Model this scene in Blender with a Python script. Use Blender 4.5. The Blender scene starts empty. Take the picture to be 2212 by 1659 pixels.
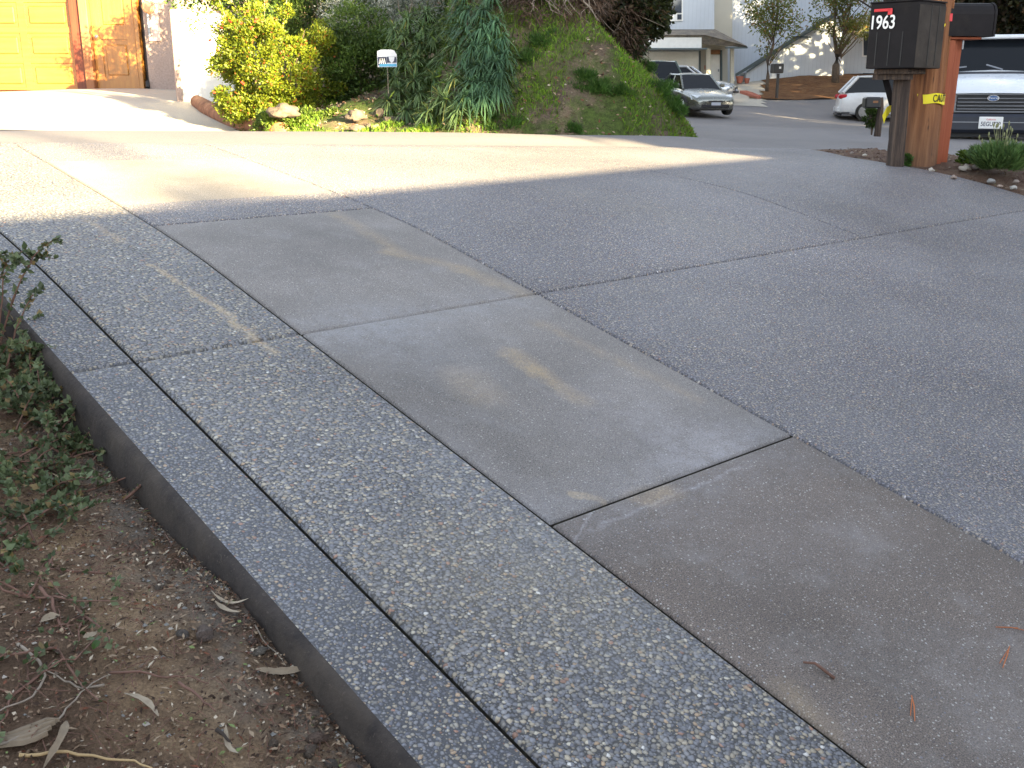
import bpy, math, random
import numpy as np
from mathutils import Vector, Matrix, noise as mnoise
R = math.radians
random.seed(7); rng = np.random.default_rng(7)
scene = bpy.context.scene
COL = scene.collection

# ------------------------------------------------------------------ camera and survey of the site
EYE = 1.6
F_, CX, CY = 2217.0, 1106.0, 829.5            # focal length and centre of a 2212 x 1659 frame
PITCH = R(15.971)
cp, sp = math.cos(PITCH), math.sin(PITCH)
def ray(px, py):
    x, y, z = px-CX, py-CY, F_
    return np.array([x, z*cp-y*sp, -z*sp-y*cp])
def at(px, py, d):                             # survey point: bearing and elevation as measured, d metres north of the camera
    r = ray(px, py); r = r/r[1]*d
    return np.array([r[0], r[1], r[2]+EYE])
cam = bpy.data.cameras.new('camera'); co = bpy.data.objects.new('camera', cam); COL.objects.link(co)
co.location = (0, 0, EYE); co.rotation_euler = (math.pi/2-PITCH, 0, 0)
cam.sensor_width = 36; cam.lens = 36*F_/2212; cam.clip_start = 0.05; cam.clip_end = 2000
scene.camera = co

# driveway frame: U up the drive, V across it (level), N up
U = np.array([-0.64196859, 0.73191449, 0.22842396])
V = np.array([0.75177668, 0.65941665, 0.0])
N = np.array([0.15062656, -0.17172404, 0.97356176])
UE = 6.5
def crest(u, v):
    t = np.maximum(0, u-4.0); s = t*t/(t+0.8)
    return -(0.09+0.0215*np.maximum(-1, v-1.8))*s
def D(u, v, w=0.0):
    return u*U+v*V+(w+crest(u, v))*N
def hitD(px, py):                              # survey point on the drive surface
    r = ray(px, py); o = np.array([0, 0, EYE]); w = 0.0
    for _ in range(30):
        t = (w-o@N)/(r@N); X = o+t*r; u, v = X@U, X@V; w = 0.5*w+0.5*float(crest(u, v))
    return u, v

# ------------------------------------------------------------------ terrain: thin plate through surveyed heights
SV = [(0,200,21),(-400,200,21),(170,194,21),(305,193,21),(400,201,20),(415,222,17),(0,289,7.2),(-600,289,7.0),(445,289.5,8.2),(800,290.5,9.0),
      (1106,292,9.8),(1350,295.5,10.6),(1500,299,11.6),(200,285,12),(560,288,13.5),(700,294,11.7),(1106,300,11.7),
      (1942,350,8.8),(1997,353,9.0),(2052,356,9.1),(2165,370,8.9),(2110,345,10.2),(1980,332,11.2),(1850,322,11.2),
      (1700,258,38),(2100,301,17.6),(2400,303,19),(1860,264,40),(1610,227,44),(1750,217,46.5),(1900,213,46.5),(1655,197,50),
      (1735,170,53),(1900,167,54),(1500,190,54),(1450,258,36),(2400,275,34),(2200,215,48),(2212,170,56),(1560,272,26),(1900,282,26),
      (2300,350,11.5)]
pts = [at(*s) for s in SV]
for q in ((1500,306),(1640,312),(1746,321),(1831,339),(1926,354),(2046,377),(2130,397),(2212,422)):
    a, b = hitD(*q); pts.append(D(a, b)-np.array([0, 0, .01]))
for (a, b) in ((0, 1.0), (6.42, 1.8), (6.42, 3.0), (6.42, 4.2), (6.42, 5.6), (6.42, 7.2), (6.3, -1.5), (6.3, -6)):
    if a: 
        q = D(a, b); pts.append(q-np.array([0, 0, 0.012]))
pts += [np.array(p, float) for p in ((-22,30,1.9),(-30,12,1.25),(-8,55,2.5),(32,12,0.2),(34,34,0.3),(30,60,2.2),(10,68,2.4))]
PT = np.array(pts)
def _k(r2): return 0.5*r2*np.log(r2+1e-12)
_n = len(PT); _A = np.zeros((_n+3, _n+3))
_dx = PT[:, None, :2]-PT[None, :, :2]
_A[:_n, :_n] = _k((_dx**2).sum(-1))+np.eye(_n)*0.004
_A[:_n, _n] = 1; _A[_n, :_n] = 1
_A[:_n, _n+1:] = PT[:, :2]; _A[_n+1:, :_n] = PT[:, :2].T
_sol = np.linalg.solve(_A, np.concatenate([PT[:, 2], np.zeros(3)]))
def G(x, y):
    x = np.clip(np.asarray(x, float), -34, 36); y = np.clip(np.asarray(y, float), 5.0, 70); sh = np.broadcast(x, y).shape
    X = np.broadcast_to(x, sh).ravel(); Y = np.broadcast_to(y, sh).ravel()
    r2 = (X[:, None]-PT[None, :, 0])**2+(Y[:, None]-PT[None, :, 1])**2
    z = _k(r2)@_sol[:_n]+_sol[_n]+_sol[_n+1]*X+_sol[_n+2]*Y
    return z.reshape(sh)
def g(x, y): return float(G(x, y))

def fbm(x, y, s=1.0, seed=0.0, o=4):
    return mnoise.fractal(Vector((x*s+seed, y*s-seed*1.7, seed)), 1.0, 2.0, o)

HB = np.array([(-3.75, 13.6), (-2.6, 11.9), (-1.2, 11.25), (0.6, 11.15), (1.75, 11.35), (2.12, 11.9), (2.7, 15), (3.45, 20), (4.15, 27), (4.8, 36), (5.3, 48),
               (0, 62), (-30, 62), (-30, 27), (-6.5, 26), (-5.2, 19.8), (-4.1, 17.2)])
def inside(poly, x, y):
    c = False; n = len(poly)
    for i in range(n):
        x0, y0 = poly[i]; x1, y1 = poly[(i+1) % n]
        if (y0 > y) != (y1 > y) and x < (x1-x0)*(y-y0)/(y1-y0)+x0: c = not c
    return c
def pdist(poly, x, y):
    best = 1e9; n = len(poly)
    for i in range(n):
        a = poly[i]; b = poly[(i+1) % n]; e = b-a; t = max(0, min(1, ((x-a[0])*e[0]+(y-a[1])*e[1])/(e@e)))
        best = min(best, math.hypot(x-a[0]-t*e[0], y-a[1]-t*e[1]))
    return best if inside(poly, x, y) else -best
def hillz(x, y):
    d = pdist(HB, x, y)
    left = max(0, min(1, (-.35-x)/.8)); left = left*left*(3-2*left)
    if d <= 0: return g(x, y)-0.10+0.4*max(d, -0.4)
    h = 1.16*d*(1-left)+left*(.30*d if d < 2.6 else .78+.95*(d-2.6))
    h = 9*(1-math.exp(-h/9))*1.08
    b = fbm(x, y, 0.9, 3.1)*0.16*min(1, d*1.5)+fbm(x, y, 3.5, 8.1)*0.05*min(1, d*3)
    return g(x, y)-0.06+h+b

# ------------------------------------------------------------------ mesh helpers
class MB:
    def __init__(s): s.v = []; s.f = []; s.m = []; s.uv = None
    def add(s, vs, fs, mi=0):
        o = len(s.v); s.v += [tuple(map(float, p)) for p in vs]
        s.f += [tuple(i+o for i in f) for f in fs]; s.m += [mi]*len(fs)
    def box(s, c, size, rz=0.0, mi=0, M=None, bev=0.0):
        hx, hy, hz = size[0]/2, size[1]/2, size[2]/2
        if bev > 0:
            b = min(bev, hx*.9, hy*.9, hz*.9); vs = []; 
            for sx in (-1, 1):
                for sy in (-1, 1):
                    for sz in (-1, 1):
                        vs += [(sx*hx, sy*(hy-b), sz*(hz-b)), (sx*(hx-b), sy*hy, sz*(hz-b)), (sx*(hx-b), sy*(hy-b), sz*hz)]
            import bmesh
            bm = bmesh.new(); [bm.verts.new(p) for p in vs]
            r = bmesh.ops.convex_hull(bm, input=bm.verts[:])
            bm.verts.ensure_lookup_table(); bm.verts.index_update()
            vs = [tuple(v.co) for v in bm.verts]; fs = [[v.index for v in f.verts] for f in bm.faces]; bm.free()
        else:
            vs = [(x, y, z) for x in (-hx, hx) for y in (-hy, hy) for z in (-hz, hz)]
            fs = [(0, 1, 3, 2), (4, 6, 7, 5), (0, 4, 5, 1), (2, 3, 7, 6), (0, 2, 6, 4), (1, 5, 7, 3)]
        T = Matrix.Translation(c) @ Matrix.Rotation(rz, 4, 'Z')
        if M is not None: T = M @ T
        s.add([T @ Vector(p) for p in vs], fs, mi)
    def tube(s, path, r, n=8, mi=0, cap=True):
        path = [Vector(p) for p in path]; k = len(path)
        rs = r if hasattr(r, '__len__') else [r]*k
        vs = []; up = Vector((0, 0, 1))
        for i, p in enumerate(path):
            t = (path[min(i+1, k-1)]-path[max(i-1, 0)]).normalized()
            a = t.cross(up)
            if a.length < .05: a = t.cross(Vector((1, 0, 0)))
            a.normalize(); b = t.cross(a)
            for j in range(n):
                an = 2*math.pi*j/n; vs.append(p+(a*math.cos(an)+b*math.sin(an))*rs[i])
        fs = [(i*n+j, i*n+(j+1) % n, (i+1)*n+(j+1) % n, (i+1)*n+j) for i in range(k-1) for j in range(n)]
        if cap: fs += [tuple(range(n)), tuple((k-1)*n+j for j in range(n))[::-1]]
        s.add(vs, fs, mi)
    def loft(s, rings, closed=False, cap=True, mi=0):
        n = len(rings[0]); vs = [p for r in rings for p in r]
        m = n if closed else n-1
        fs = [(i*n+j, i*n+(j+1) % n, (i+1)*n+(j+1) % n, (i+1)*n+j) for i in range(len(rings)-1) for j in range(m)]
        if cap: fs += [tuple(range(n))[::-1], tuple((len(rings)-1)*n+j for j in range(n))]
        s.add(vs, fs, mi)
    def prism(s, poly, z0, z1, mi=0):
        n = len(poly); vs = [(x, y, z0) for x, y in poly]+[(x, y, z1) for x, y in poly]
        s.add(vs, [tuple(range(n))[::-1], tuple(range(n, 2*n))]+[(i, (i+1) % n, n+(i+1) % n, n+i) for i in range(n)], mi)
    def lathe(s, prof, c=(0, 0, 0), axis='Z', n=24, mi=0):
        vs = []
        for r, h in prof:
            for j in range(n):
                a = 2*math.pi*j/n; p = (r*math.cos(a), r*math.sin(a), h)
                if axis == 'Y': p = (p[0], p[2], p[1])
                if axis == 'X': p = (p[2], p[0], p[1])
                vs.append((p[0]+c[0], p[1]+c[1], p[2]+c[2]))
        k = len(prof)
        fs = [(i*n+j, i*n+(j+1) % n, (i+1)*n+(j+1) % n, (i+1)*n+j) for i in range(k-1) for j in range(n)]
        fs += [tuple(range(n))[::-1], tuple((k-1)*n+j for j in range(n))]
        s.add(vs, fs, mi)
    def build(s, name, mats, parent=None, smooth=False, sub=0, origin=None):
        me = bpy.data.meshes.new(name)
        vs = s.v
        if origin is not None: vs = [(x-origin[0], y-origin[1], z-origin[2]) for x, y, z in vs]
        me.from_pydata(vs, [], s.f); 
        for m in (mats if isinstance(mats, (list, tuple)) else [mats]): me.materials.append(m)
        me.polygons.foreach_set('material_index', s.m)
        me.polygons.foreach_set('use_smooth', [bool(smooth)]*len(s.f))
        import bmesh
        bm = bmesh.new(); bm.from_mesh(me); bmesh.ops.recalc_face_normals(bm, faces=bm.faces[:]) if len(s.f) < 20000 else None; bm.to_mesh(me); bm.free()
        me.update()
        o = bpy.data.objects.new(name, me); COL.objects.link(o)
        if origin is not None: o.location = origin
        if parent is not None: o.parent = parent
        if sub:
            md = o.modifiers.new('s', 'SUBSURF'); md.levels = sub; md.render_levels = sub
        return o
def npmesh(name, verts, faces, mats, parent=None, midx=None, smooth=False, uv=None):
    me = bpy.data.meshes.new(name); verts = np.asarray(verts, np.float32); faces = np.asarray(faces, np.int32)
    me.vertices.add(len(verts)); me.vertices.foreach_set('co', verts.ravel())
    k = faces.shape[1]
    me.loops.add(faces.size); me.loops.foreach_set('vertex_index', faces.ravel())
    me.polygons.add(len(faces)); me.polygons.foreach_set('loop_start', np.arange(0, faces.size, k, dtype=np.int32))
    try: me.polygons.foreach_set('loop_total', np.full(len(faces), k, np.int32))
    except Exception: pass
    for m in (mats if isinstance(mats, (list, tuple)) else [mats]): me.materials.append(m)
    if midx is not None: me.polygons.foreach_set('material_index', np.asarray(midx, np.int32))
    me.polygons.foreach_set('use_smooth', np.full(len(faces), bool(smooth)))
    if uv is not None:
        l = me.uv_layers.new(name='UVMap'); l.data.foreach_set('uv', np.asarray(uv, np.float32)[faces.ravel()].ravel())
    me.update(calc_edges=True); me.validate()
    o = bpy.data.objects.new(name, me); COL.objects.link(o)
    if parent is not None: o.parent = parent
    return o
def tag(o, label=None, cat=None, group=None, kind=None):
    if label: o['label'] = label
    if cat: o['category'] = cat
    if group: o['group'] = group
    if kind: o['kind'] = kind
    return o
def empty(name, loc=(0, 0, 0), rz=0.0, label=None, cat=None, group=None):
    o = bpy.data.objects.new(name, None); COL.objects.link(o); o.location = tuple(map(float, loc)); o.rotation_euler = (0, 0, rz)
    o.empty_display_size = 0.1
    return tag(o, label, cat, group)
def struct(o, kind='structure'): o['kind'] = kind; return o
def text(name, s, size, mat, parent, loc, rot, ext=0.002, offset=0.0, sx=1.0):
    c = bpy.data.curves.new(name, 'FONT'); c.body = s; c.size = size; c.extrude = ext; c.offset = offset; c.align_x = 'CENTER'; c.align_y = 'CENTER'
    t = bpy.data.objects.new(name, c); COL.objects.link(t)
    me = bpy.data.meshes.new_from_object(t); bpy.data.objects.remove(t)
    me.materials.clear(); me.materials.append(mat); me.name = name
    o = bpy.data.objects.new(name, me); COL.objects.link(o); o.parent = parent; o.location = loc; o.rotation_euler = rot; o.scale = (sx, 1, 1)
    return o

# ------------------------------------------------------------------ materials
class NT:
    def __init__(s, name):
        s.m = bpy.data.materials.new(name); s.m.use_nodes = True; s.t = s.m.node_tree; s.t.nodes.clear()
        s.out = s.t.nodes.new('ShaderNodeOutputMaterial')
    def n(s, typ, _out=0, _p=None, **k):
        nd = s.t.nodes.new('ShaderNode'+typ)
        if _p:
            for a, b in _p.items(): setattr(nd, a, b)
        for a, b in k.items():
            key = a.replace('_', ' ')
            if a.startswith('i') and a[1:].isdigit(): key = int(a[1:])
            if isinstance(b, bpy.types.NodeSocket): s.t.links.new(b, nd.inputs[key])
            else: nd.inputs[key].default_value = b
        return nd.outputs[_out]
    def ramp(s, fac, stops, interp='LINEAR'):
        nd = s.t.nodes.new('ShaderNodeValToRGB'); nd.color_ramp.interpolation = interp
        e = nd.color_ramp.elements
        while len(e) < len(stops): e.new(0.5)
        for q, (p, c) in zip(e, stops): q.position = p; q.color = (c, c, c, 1) if not hasattr(c, '__len__') else (*c[:3], 1)
        s.t.links.new(fac, nd.inputs[0]); return nd.outputs[0]
    def math(s, op, a, b=0.0, c=None, clamp=False):
        k = dict(i0=a, i1=b)
        if c is not None: k['i2'] = c
        return s.n('Math', _p=dict(operation=op, use_clamp=clamp), **k)
    def mix(s, f, a, b, mode='MIX'):
        nd = s.t.nodes.new('ShaderNodeMix'); nd.data_type = 'RGBA'; nd.blend_type = mode
        for i, v in ((0, f), (6, a), (7, b)):
            if isinstance(v, bpy.types.NodeSocket): s.t.links.new(v, nd.inputs[i])
            else: nd.inputs[i].default_value = v if i == 0 else (*v[:3], 1)
        return nd.outputs[2]
    def noise(s, co, scale, detail=4.0, rough=.55, out=0, dim='3D'):
        return s.n('TexNoise', _out=out, _p=dict(noise_dimensions=dim), Vector=co, Scale=scale, Detail=detail, Roughness=rough)
    def obj(s): return s.n('TexCoord', _out=3)
    def bump(s, h, strength=0.5, dist=0.01, normal=None):
        k = dict(Strength=strength, Distance=dist, Height=h)
        if normal is not None: k['Normal'] = normal
        return s.n('Bump', **k)
    def pbr(s, color, rough=0.6, metal=0.0, normal=None, spec=None, **kw):
        k = dict(Base_Color=color if isinstance(color, bpy.types.NodeSocket) else (*color[:3], 1), Roughness=rough, Metallic=metal)
        if normal is not None: k['Normal'] = normal
        if spec is not None: k['Specular_IOR_Level'] = spec
        k.update(kw)
        return s.n('BsdfPrincipled', **k)
    def done(s, sh): s.t.links.new(sh, s.out.inputs[0]); return s.m

def simple(name, col, rough=.6, metal=0., var=.12, scale=6., bump=.0, bscale=40., spec=None, dirt=None):
    t = NT(name); co_ = t.obj()
    f = t.noise(co_, scale, 5, .6)
    c = t.mix(t.ramp(f, [(.3, 0.), (.7, 1.)]), [x*(1-var) for x in col], [min(1, x*(1+var)) for x in col])
    if dirt:
        c = t.mix(t.ramp(t.noise(co_, scale*.6, 6, .7), [(.52, 0.), (.72, 1.)]), c, dirt)
    nm = t.bump(t.noise(co_, bscale, 4, .6), bump, .01) if bump else None
    rr = t.math('ADD', t.math('MULTIPLY', t.noise(co_, scale*3), .2), rough-.1)
    return t.done(t.pbr(c, rr, metal, nm, spec))
def paint(name, col, rough=.25, metal=0.0, coat=.6, dirt=.15):
    t = NT(name); co_ = t.obj()
    f = t.ramp(t.noise(co_, 2.5, 6, .65), [(.4, 0.), (.75, 1.)])
    c = t.mix(t.math('MULTIPLY', f, dirt), col, (.25, .21, .17))
    return t.done(t.pbr(c, t.math('ADD', t.math('MULTIPLY', f, .2), rough), metal, Coat_Weight=coat, Coat_Roughness=.08))
def leaf(name, a, b, dry=None, trans=.35, rough=.5, cl=1.2, dark=.45, drythr=.93):
    t = NT(name); rnd = t.n('NewGeometry', _out=8)
    c = t.ramp(rnd, [(0., a), (1., b)])
    if dry: c = t.mix(t.ramp(rnd, [(drythr, 0.), (drythr+.01, 1.)]), c, dry)
    cl_ = t.ramp(t.noise(t.obj(), cl, 3, .6), [(.35, dark), (.65, 1.15)])
    c = t.mix(1.0, c, cl_, 'MULTIPLY')
    p = t.pbr(c, rough, spec=.35)
    tr = t.n('BsdfTranslucent', Color=c)
    return t.done(t.n('MixShader', i0=trans, i1=p, i2=tr))
def wood(name, a, b, rough=.6, along='Z', scale=30, coat=0.):
    t = NT(name); mp = t.n('Mapping', Vector=t.obj())
    sc = [scale]*3; sc['XYZ'.index(along)] = scale*.06
    mp.node.inputs['Scale'].default_value = sc
    f = t.noise(mp, 1.0, 6, .65); f2 = t.noise(t.obj(), 1.6, 3)
    c = t.mix(t.ramp(f, [(.3, 0.), (.7, 1.)]), a, b)
    c = t.mix(t.ramp(f2, [(.35, 0.), (.75, .45)]), c, [x*.5 for x in a])
    return t.done(t.pbr(c, rough, normal=t.bump(f, .35, .01), Coat_Weight=coat))

def uvnode(t): return t.n('TexCoord', _out=2)
def uvseg(t, uv, a, b, r, soft, wob=.03, ws=9.0):
    """soft mask round the line a-b in drive metres, its edge broken by noise"""
    d = (b[0]-a[0], b[1]-a[1]); L = math.hypot(*d) or 1e-3
    nz = t.noise(uv, ws, 4, .65, out=1)
    wv = t.n('VectorMath', _p=dict(operation='SUBTRACT'), i0=nz, i1=(.5, .5, .5))
    wv = t.n('VectorMath', _p=dict(operation='SCALE'), i0=wv, Scale=wob*2)
    p = t.n('VectorMath', _p=dict(operation='ADD'), i0=uv, i1=wv)
    q = t.n('VectorMath', _p=dict(operation='SUBTRACT'), i0=p, i1=(a[0], a[1], 0))
    al = t.n('VectorMath', _out=1, _p=dict(operation='DOT_PRODUCT'), i0=q, i1=(d[0]/L, d[1]/L, 0))
    pr = t.math('ABSOLUTE', t.n('VectorMath', _out=1, _p=dict(operation='DOT_PRODUCT'), i0=q, i1=(-d[1]/L, d[0]/L, 0)))
    ex = t.math('MAXIMUM', t.math('SUBTRACT', 0, al), t.math('SUBTRACT', al, L)); ex = t.math('MAXIMUM', ex, 0)
    dist = t.math('SQRT', t.math('ADD', t.math('MULTIPLY', pr, pr), t.math('MULTIPLY', ex, ex)))
    return t.math('SUBTRACT', 1.0, t.n('MapRange', Value=dist, i1=r, i2=r+soft, i3=0., i4=1.), clamp=True)

def pebbles(name, scale, cover, cols, mortar, bumpd, tint, stains=(), rnd=1.0, dusty=.3):
    t = NT(name); uv = uvnode(t)
    wob = t.noise(uv, scale*.35, 2, .5, out=1)
    wv = t.n('VectorMath', _p=dict(operation='SCALE'), i0=t.n('VectorMath', _p=dict(operation='SUBTRACT'), i0=wob, i1=(.5, .5, .5)), Scale=1.1/scale)
    p = t.n('VectorMath', _p=dict(operation='ADD'), i0=uv, i1=wv)
    def layer(sc, off, rn):
        q = t.n('VectorMath', _p=dict(operation='ADD'), i0=p, i1=(off, off*1.3, 0))
        vo = t.n('TexVoronoi', _p=dict(voronoi_dimensions='2D', feature='F1'), Vector=q, Scale=sc, Randomness=rn)
        ed = t.n('TexVoronoi', _p=dict(voronoi_dimensions='2D', feature='DISTANCE_TO_EDGE'), Vector=q, Scale=sc, Randomness=rn)
        return vo.node.outputs['Distance'], vo.node.outputs['Color'], ed
    dist, ccol, edge = layer(scale, 0, rnd)
    d_b, c_b, _e = layer(scale*1.55, 3.7, 1.0)
    def stonecol(cc):
        sp = t.n('SeparateColor', Color=cc); c_ = t.ramp(sp, cols, 'CONSTANT')
        return t.mix(1.0, c_, t.ramp(sp.node.outputs[1], [(0, .75), (1, 1.28)]), 'MULTIPLY'), sp.node.outputs[2], sp.node.outputs[1]
    col, rz_, r2 = stonecol(ccol); colb, rzb, _ = stonecol(c_b)
    rad = t.math('ADD', t.math('MULTIPLY', rz_, .20), cover); radb = t.math('ADD', t.math('MULTIPLY', rzb, .2), cover*.85)
    q1 = t.math('DIVIDE', dist, rad); q2 = t.math('DIVIDE', d_b, radb)
    h1 = t.math('SQRT', t.math('MAXIMUM', t.math('SUBTRACT', 1.0, t.math('MULTIPLY', q1, q1)), 0.0))
    h2 = t.math('MULTIPLY', t.math('SQRT', t.math('MAXIMUM', t.math('SUBTRACT', 1.0, t.math('MULTIPLY', q2, q2)), 0.0)), .7)
    m1_ = t.n('MapRange', _p=dict(interpolation_type='SMOOTHSTEP'), Value=q1, i1=.88, i2=1.0, i3=1., i4=0.)
    m2_ = t.n('MapRange', _p=dict(interpolation_type='SMOOTHSTEP'), Value=q2, i1=.86, i2=1.0, i3=1., i4=0.)
    col = t.mix(.35, col, t.ramp(t.noise(uv, scale*5, 3, .6), [(.3, .6), (.7, 1.35)]), 'MULTIPLY')
    mt = t.mix(t.ramp(t.noise(uv, 240, 3), [(.3, 0.), (.7, 1.)]), [x*.8 for x in mortar], [x*1.2 for x in mortar])
    c = t.mix(m2_, mt, colb); c = t.mix(m1_, c, col)
    hh = t.math('MAXIMUM', h1, h2)
    c = t.mix(1.0, c, t.ramp(hh, [(0, .5), (.5, .92), (1, 1.15)]), 'MULTIPLY')  # gaps and stone rims darker: occlusion shading painted into the colour
    # broad wear: pale dust, damp patches
    big = t.noise(uv, 1.1, 6, .62); big2 = t.noise(uv, .45, 4, .6)
    c = t.mix(t.math('MULTIPLY', t.ramp(big, [(.42, 0.), (.75, 1.)]), dusty), c, tint)
    c = t.mix(1.0, c, t.ramp(big2, [(.3, .78), (.7, 1.18)]), 'MULTIPLY')
    for (a, b, r, soft, colr, amt) in stains:
        m_ = uvseg(t, uv, a, b, r*.4, soft*1.1, .05, 7.); m_ = t.math('MULTIPLY', m_, t.math('MULTIPLY', t.ramp(t.noise(uv, 110, 5, .8), [(.36, .15), (.6, 1.)]), t.ramp(t.noise(uv, 14, 6, .75), [(.35, .25), (.6, 1.)]))); c = t.mix(t.math('MULTIPLY', m_, amt), c, colr)
    nm = t.bump(hh, .8, bumpd); nm = t.bump(t.noise(uv, 300, 3), .15, .002, nm)
    ro = t.math('ADD', t.math('MULTIPLY', r2, .2), .5)
    return t.done(t.pbr(c, ro, normal=nm, spec=.4))

def sand(name, base, stains=(), speck=.9):
    t = NT(name); uv = uvnode(t)
    g1 = t.noise(uv, 260, 3, .7); g2 = t.noise(uv, 90, 3, .6)
    c = t.mix(t.ramp(g1, [(.35, 0.), (.65, 1.)]), [x*.42 for x in base], [x*1.55 for x in base])
    c = t.mix(.6, c, t.ramp(g2, [(.3, .8), (.7, 1.2)]), 'MULTIPLY')
    vo = t.n('TexVoronoi', _p=dict(voronoi_dimensions='2D'), Vector=uv, Scale=70.); dd = vo.node.outputs['Distance']; cc = t.n('SeparateColor', Color=vo.node.outputs['Color'])
    m1 = t.math('MULTIPLY', t.math('LESS_THAN', dd, t.math('MULTIPLY', cc, .22)), t.math('GREATER_THAN', cc.node.outputs[1], .55))
    c = t.mix(t.math('MULTIPLY', m1, speck), c, t.ramp(cc.node.outputs[2], [(0, (.42, .41, .38)), (.5, (.34, .30, .25)), (.7, (.16, .17, .2)), (.93, (.42, .42, .42))], 'CONSTANT'))
    vo2 = t.n('TexVoronoi', _p=dict(voronoi_dimensions='2D'), Vector=uv, Scale=150.); d2 = vo2.node.outputs['Distance']; c2 = t.n('SeparateColor', Color=vo2.node.outputs['Color'])
    m2 = t.math('MULTIPLY', t.math('LESS_THAN', d2, .3), t.math('GREATER_THAN', c2.node.outputs[1], .72))
    c = t.mix(t.math('MULTIPLY', m2, .75), c, t.ramp(c2, [(0, (.07, .07, .075)), (.45, (.32, .30, .28)), (.8, (.22, .18, .14))], 'CONSTANT'))
    big = t.noise(uv, 1.3, 7, .66); b3 = t.noise(uv, 4.5, 6, .7)
    c = t.mix(1.0, c, t.ramp(big, [(.3, .72), (.7, 1.22)]), 'MULTIPLY')
    c = t.mix(t.math('MULTIPLY', t.ramp(b3, [(.52, 0.), (.8, 1.)]), .4), c, (.30, .295, .30))
    for (a, b, r, soft, colr, amt) in stains:
        m_ = uvseg(t, uv, a, b, r*.4, soft*1.1, .05, 7.); m_ = t.math('MULTIPLY', m_, t.math('MULTIPLY', t.ramp(t.noise(uv, 110, 5, .8), [(.36, .15), (.6, 1.)]), t.ramp(t.noise(uv, 14, 6, .75), [(.35, .25), (.6, 1.)]))); c = t.mix(t.math('MULTIPLY', m_, amt), c, colr)
    nm = t.bump(g1, .35, .004); nm = t.bump(g2, .2, .006, nm)
    return t.done(t.pbr(c, .68, normal=nm, spec=.35))

def seg(p, q, r, soft, col, amt):
    a = hitD(*p); b = hitD(*q); return ((a[1], a[0]), (b[1], b[0]), r, soft, col, amt)    # uv = (v, u)
TAN = (.40, .30, .17)
PEB = [(0, (.115, .122, .15)), (.20, (.17, .178, .205)), (.42, (.22, .222, .235)), (.56, (.195, .185, .17)), (.66, (.30, .275, .225)), (.76, (.39, .335, .245)),
       (.86, (.26, .25, .25)), (.915, (.40, .28, .17)), (.94, (.50, .46, .37)), (.978, (.32, .17, .11)), (.993, (.62, .61, .58))]
PEB = [(p, tuple(.76*x+.24*m for x, m in zip(c, (.205, .20, .20)))) for p, c in PEB]
M = {}
M['peb'] = pebbles('exposed_pebble_concrete', 78., .39, PEB, (.132, .13, .132), .008, (.27, .275, .28),
    [seg((192, 478), (262, 522), .010, .03, (.55, .40, .22), .55), seg((330, 572), (470, 665), .010, .018, (.60, .44, .24), .75),
     seg((470, 665), (592, 760), .014, .022, (.62, .47, .27), .8), seg((1060, 1230), (1220, 1260), .12, .3, (.36, .31, .22), .35),
     seg((1000, 1000), (1190, 1160), .03, .2, (.30, .31, .33), .45)], dusty=.22)
PEB2 = [(p, (c[0]*1.16, c[1]*1.12, c[2]*1.17)) for p, c in PEB]
M['peb_strip'] = pebbles('exposed_pebble_border', 76., .29, [(p, (c[0]*.96, c[1]*.97, c[2]*1.0)) for p, c in PEB], (.15, .153, .168), .008, (.25, .265, .29), dusty=.2)
M['peb_fine'] = pebbles('exposed_fine_aggregate', 96., .30, PEB2, (.172, .168, .186), .007, (.30, .30, .31),
    [seg((1250, 420), (1560, 500), .05, .35, (.36, .34, .29), .35), seg((1500, 640), (1800, 860), .05, .5, (.31, .30, .29), .3),
     seg((1900, 980), (2190, 1160), .05, .3, (.22, .22, .24), .3)], dusty=.3)
WH = (.36, .36, .39)
stA = [seg((1105, 765), (1160, 800), .035, .05, TAN, .75), seg((1160, 800), (1255, 865), .03, .05, TAN, .65), seg((1000, 810), (1040, 850), .04, .09, TAN, .4),
       seg((1235, 1068), (1300, 1082), .03, .012, (.42, .33, .20), .9), seg((1380, 1075), (1440, 1070), .03, .05, TAN, .5),
       seg((725, 462), (860, 545), .012, .06, TAN, .45), seg((840, 545), (1000, 580), .02, .05, TAN, .5), seg((1000, 580), (1120, 632), .03, .06, TAN, .5),
       seg((1170, 700), (1500, 860), .01, .05, TAN, .35), seg((1700, 925), (1210, 1115), .03, .16, WH, .38), seg((1185, 1120), (900, 900), .01, .10, WH, .2),
       seg((1640, 985), (1250, 1140), .004, .012, (.5, .5, .54), .3), seg((1560, 990), (1600, 1020), .02, .3, (.36, .36, .39), .4),
       seg((680, 730), (1100, 650), .04, .2, (.34, .35, .38), .4), seg((800, 700), (950, 760), .1, .3, (.33, .34, .37), .35), seg((1380, 900), (1500, 960), .2, .3, (.40, .38, .40), .3)]
M['sand'] = sand('fine_broom_concrete', (.188, .173, .163), stA, .8)
M['sand_low'] = sand('fine_brown_concrete', (.145, .121, .106), [seg((1600, 1010), (1270, 1150), .003, .010, (.45, .45, .48), .45), seg((1275, 1110), (1240, 1170), .002, .008, (.5, .5, .54), .5),
       seg((1700, 975), (1230, 1150), .01, .20, (.30, .30, .32), .4), seg((1395, 1075), (1450, 1065), .03, .05, TAN, .6), seg((1760, 1560), (1700, 1500), .02, .06, (.40, .31, .19), .5),
       seg((1600, 1180), (1850, 1150), .05, .25, (.30, .28, .28), .3), seg((2100, 1480), (2200, 1540), .06, .25, (.36, .35, .35), .35)])
M['sand_top'] = sand('fine_tan_concrete', (.26, .235, .20))
t = NT('kerb_concrete'); c0 = t.obj(); f = t.noise(c0, 14, 6, .7)
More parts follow.
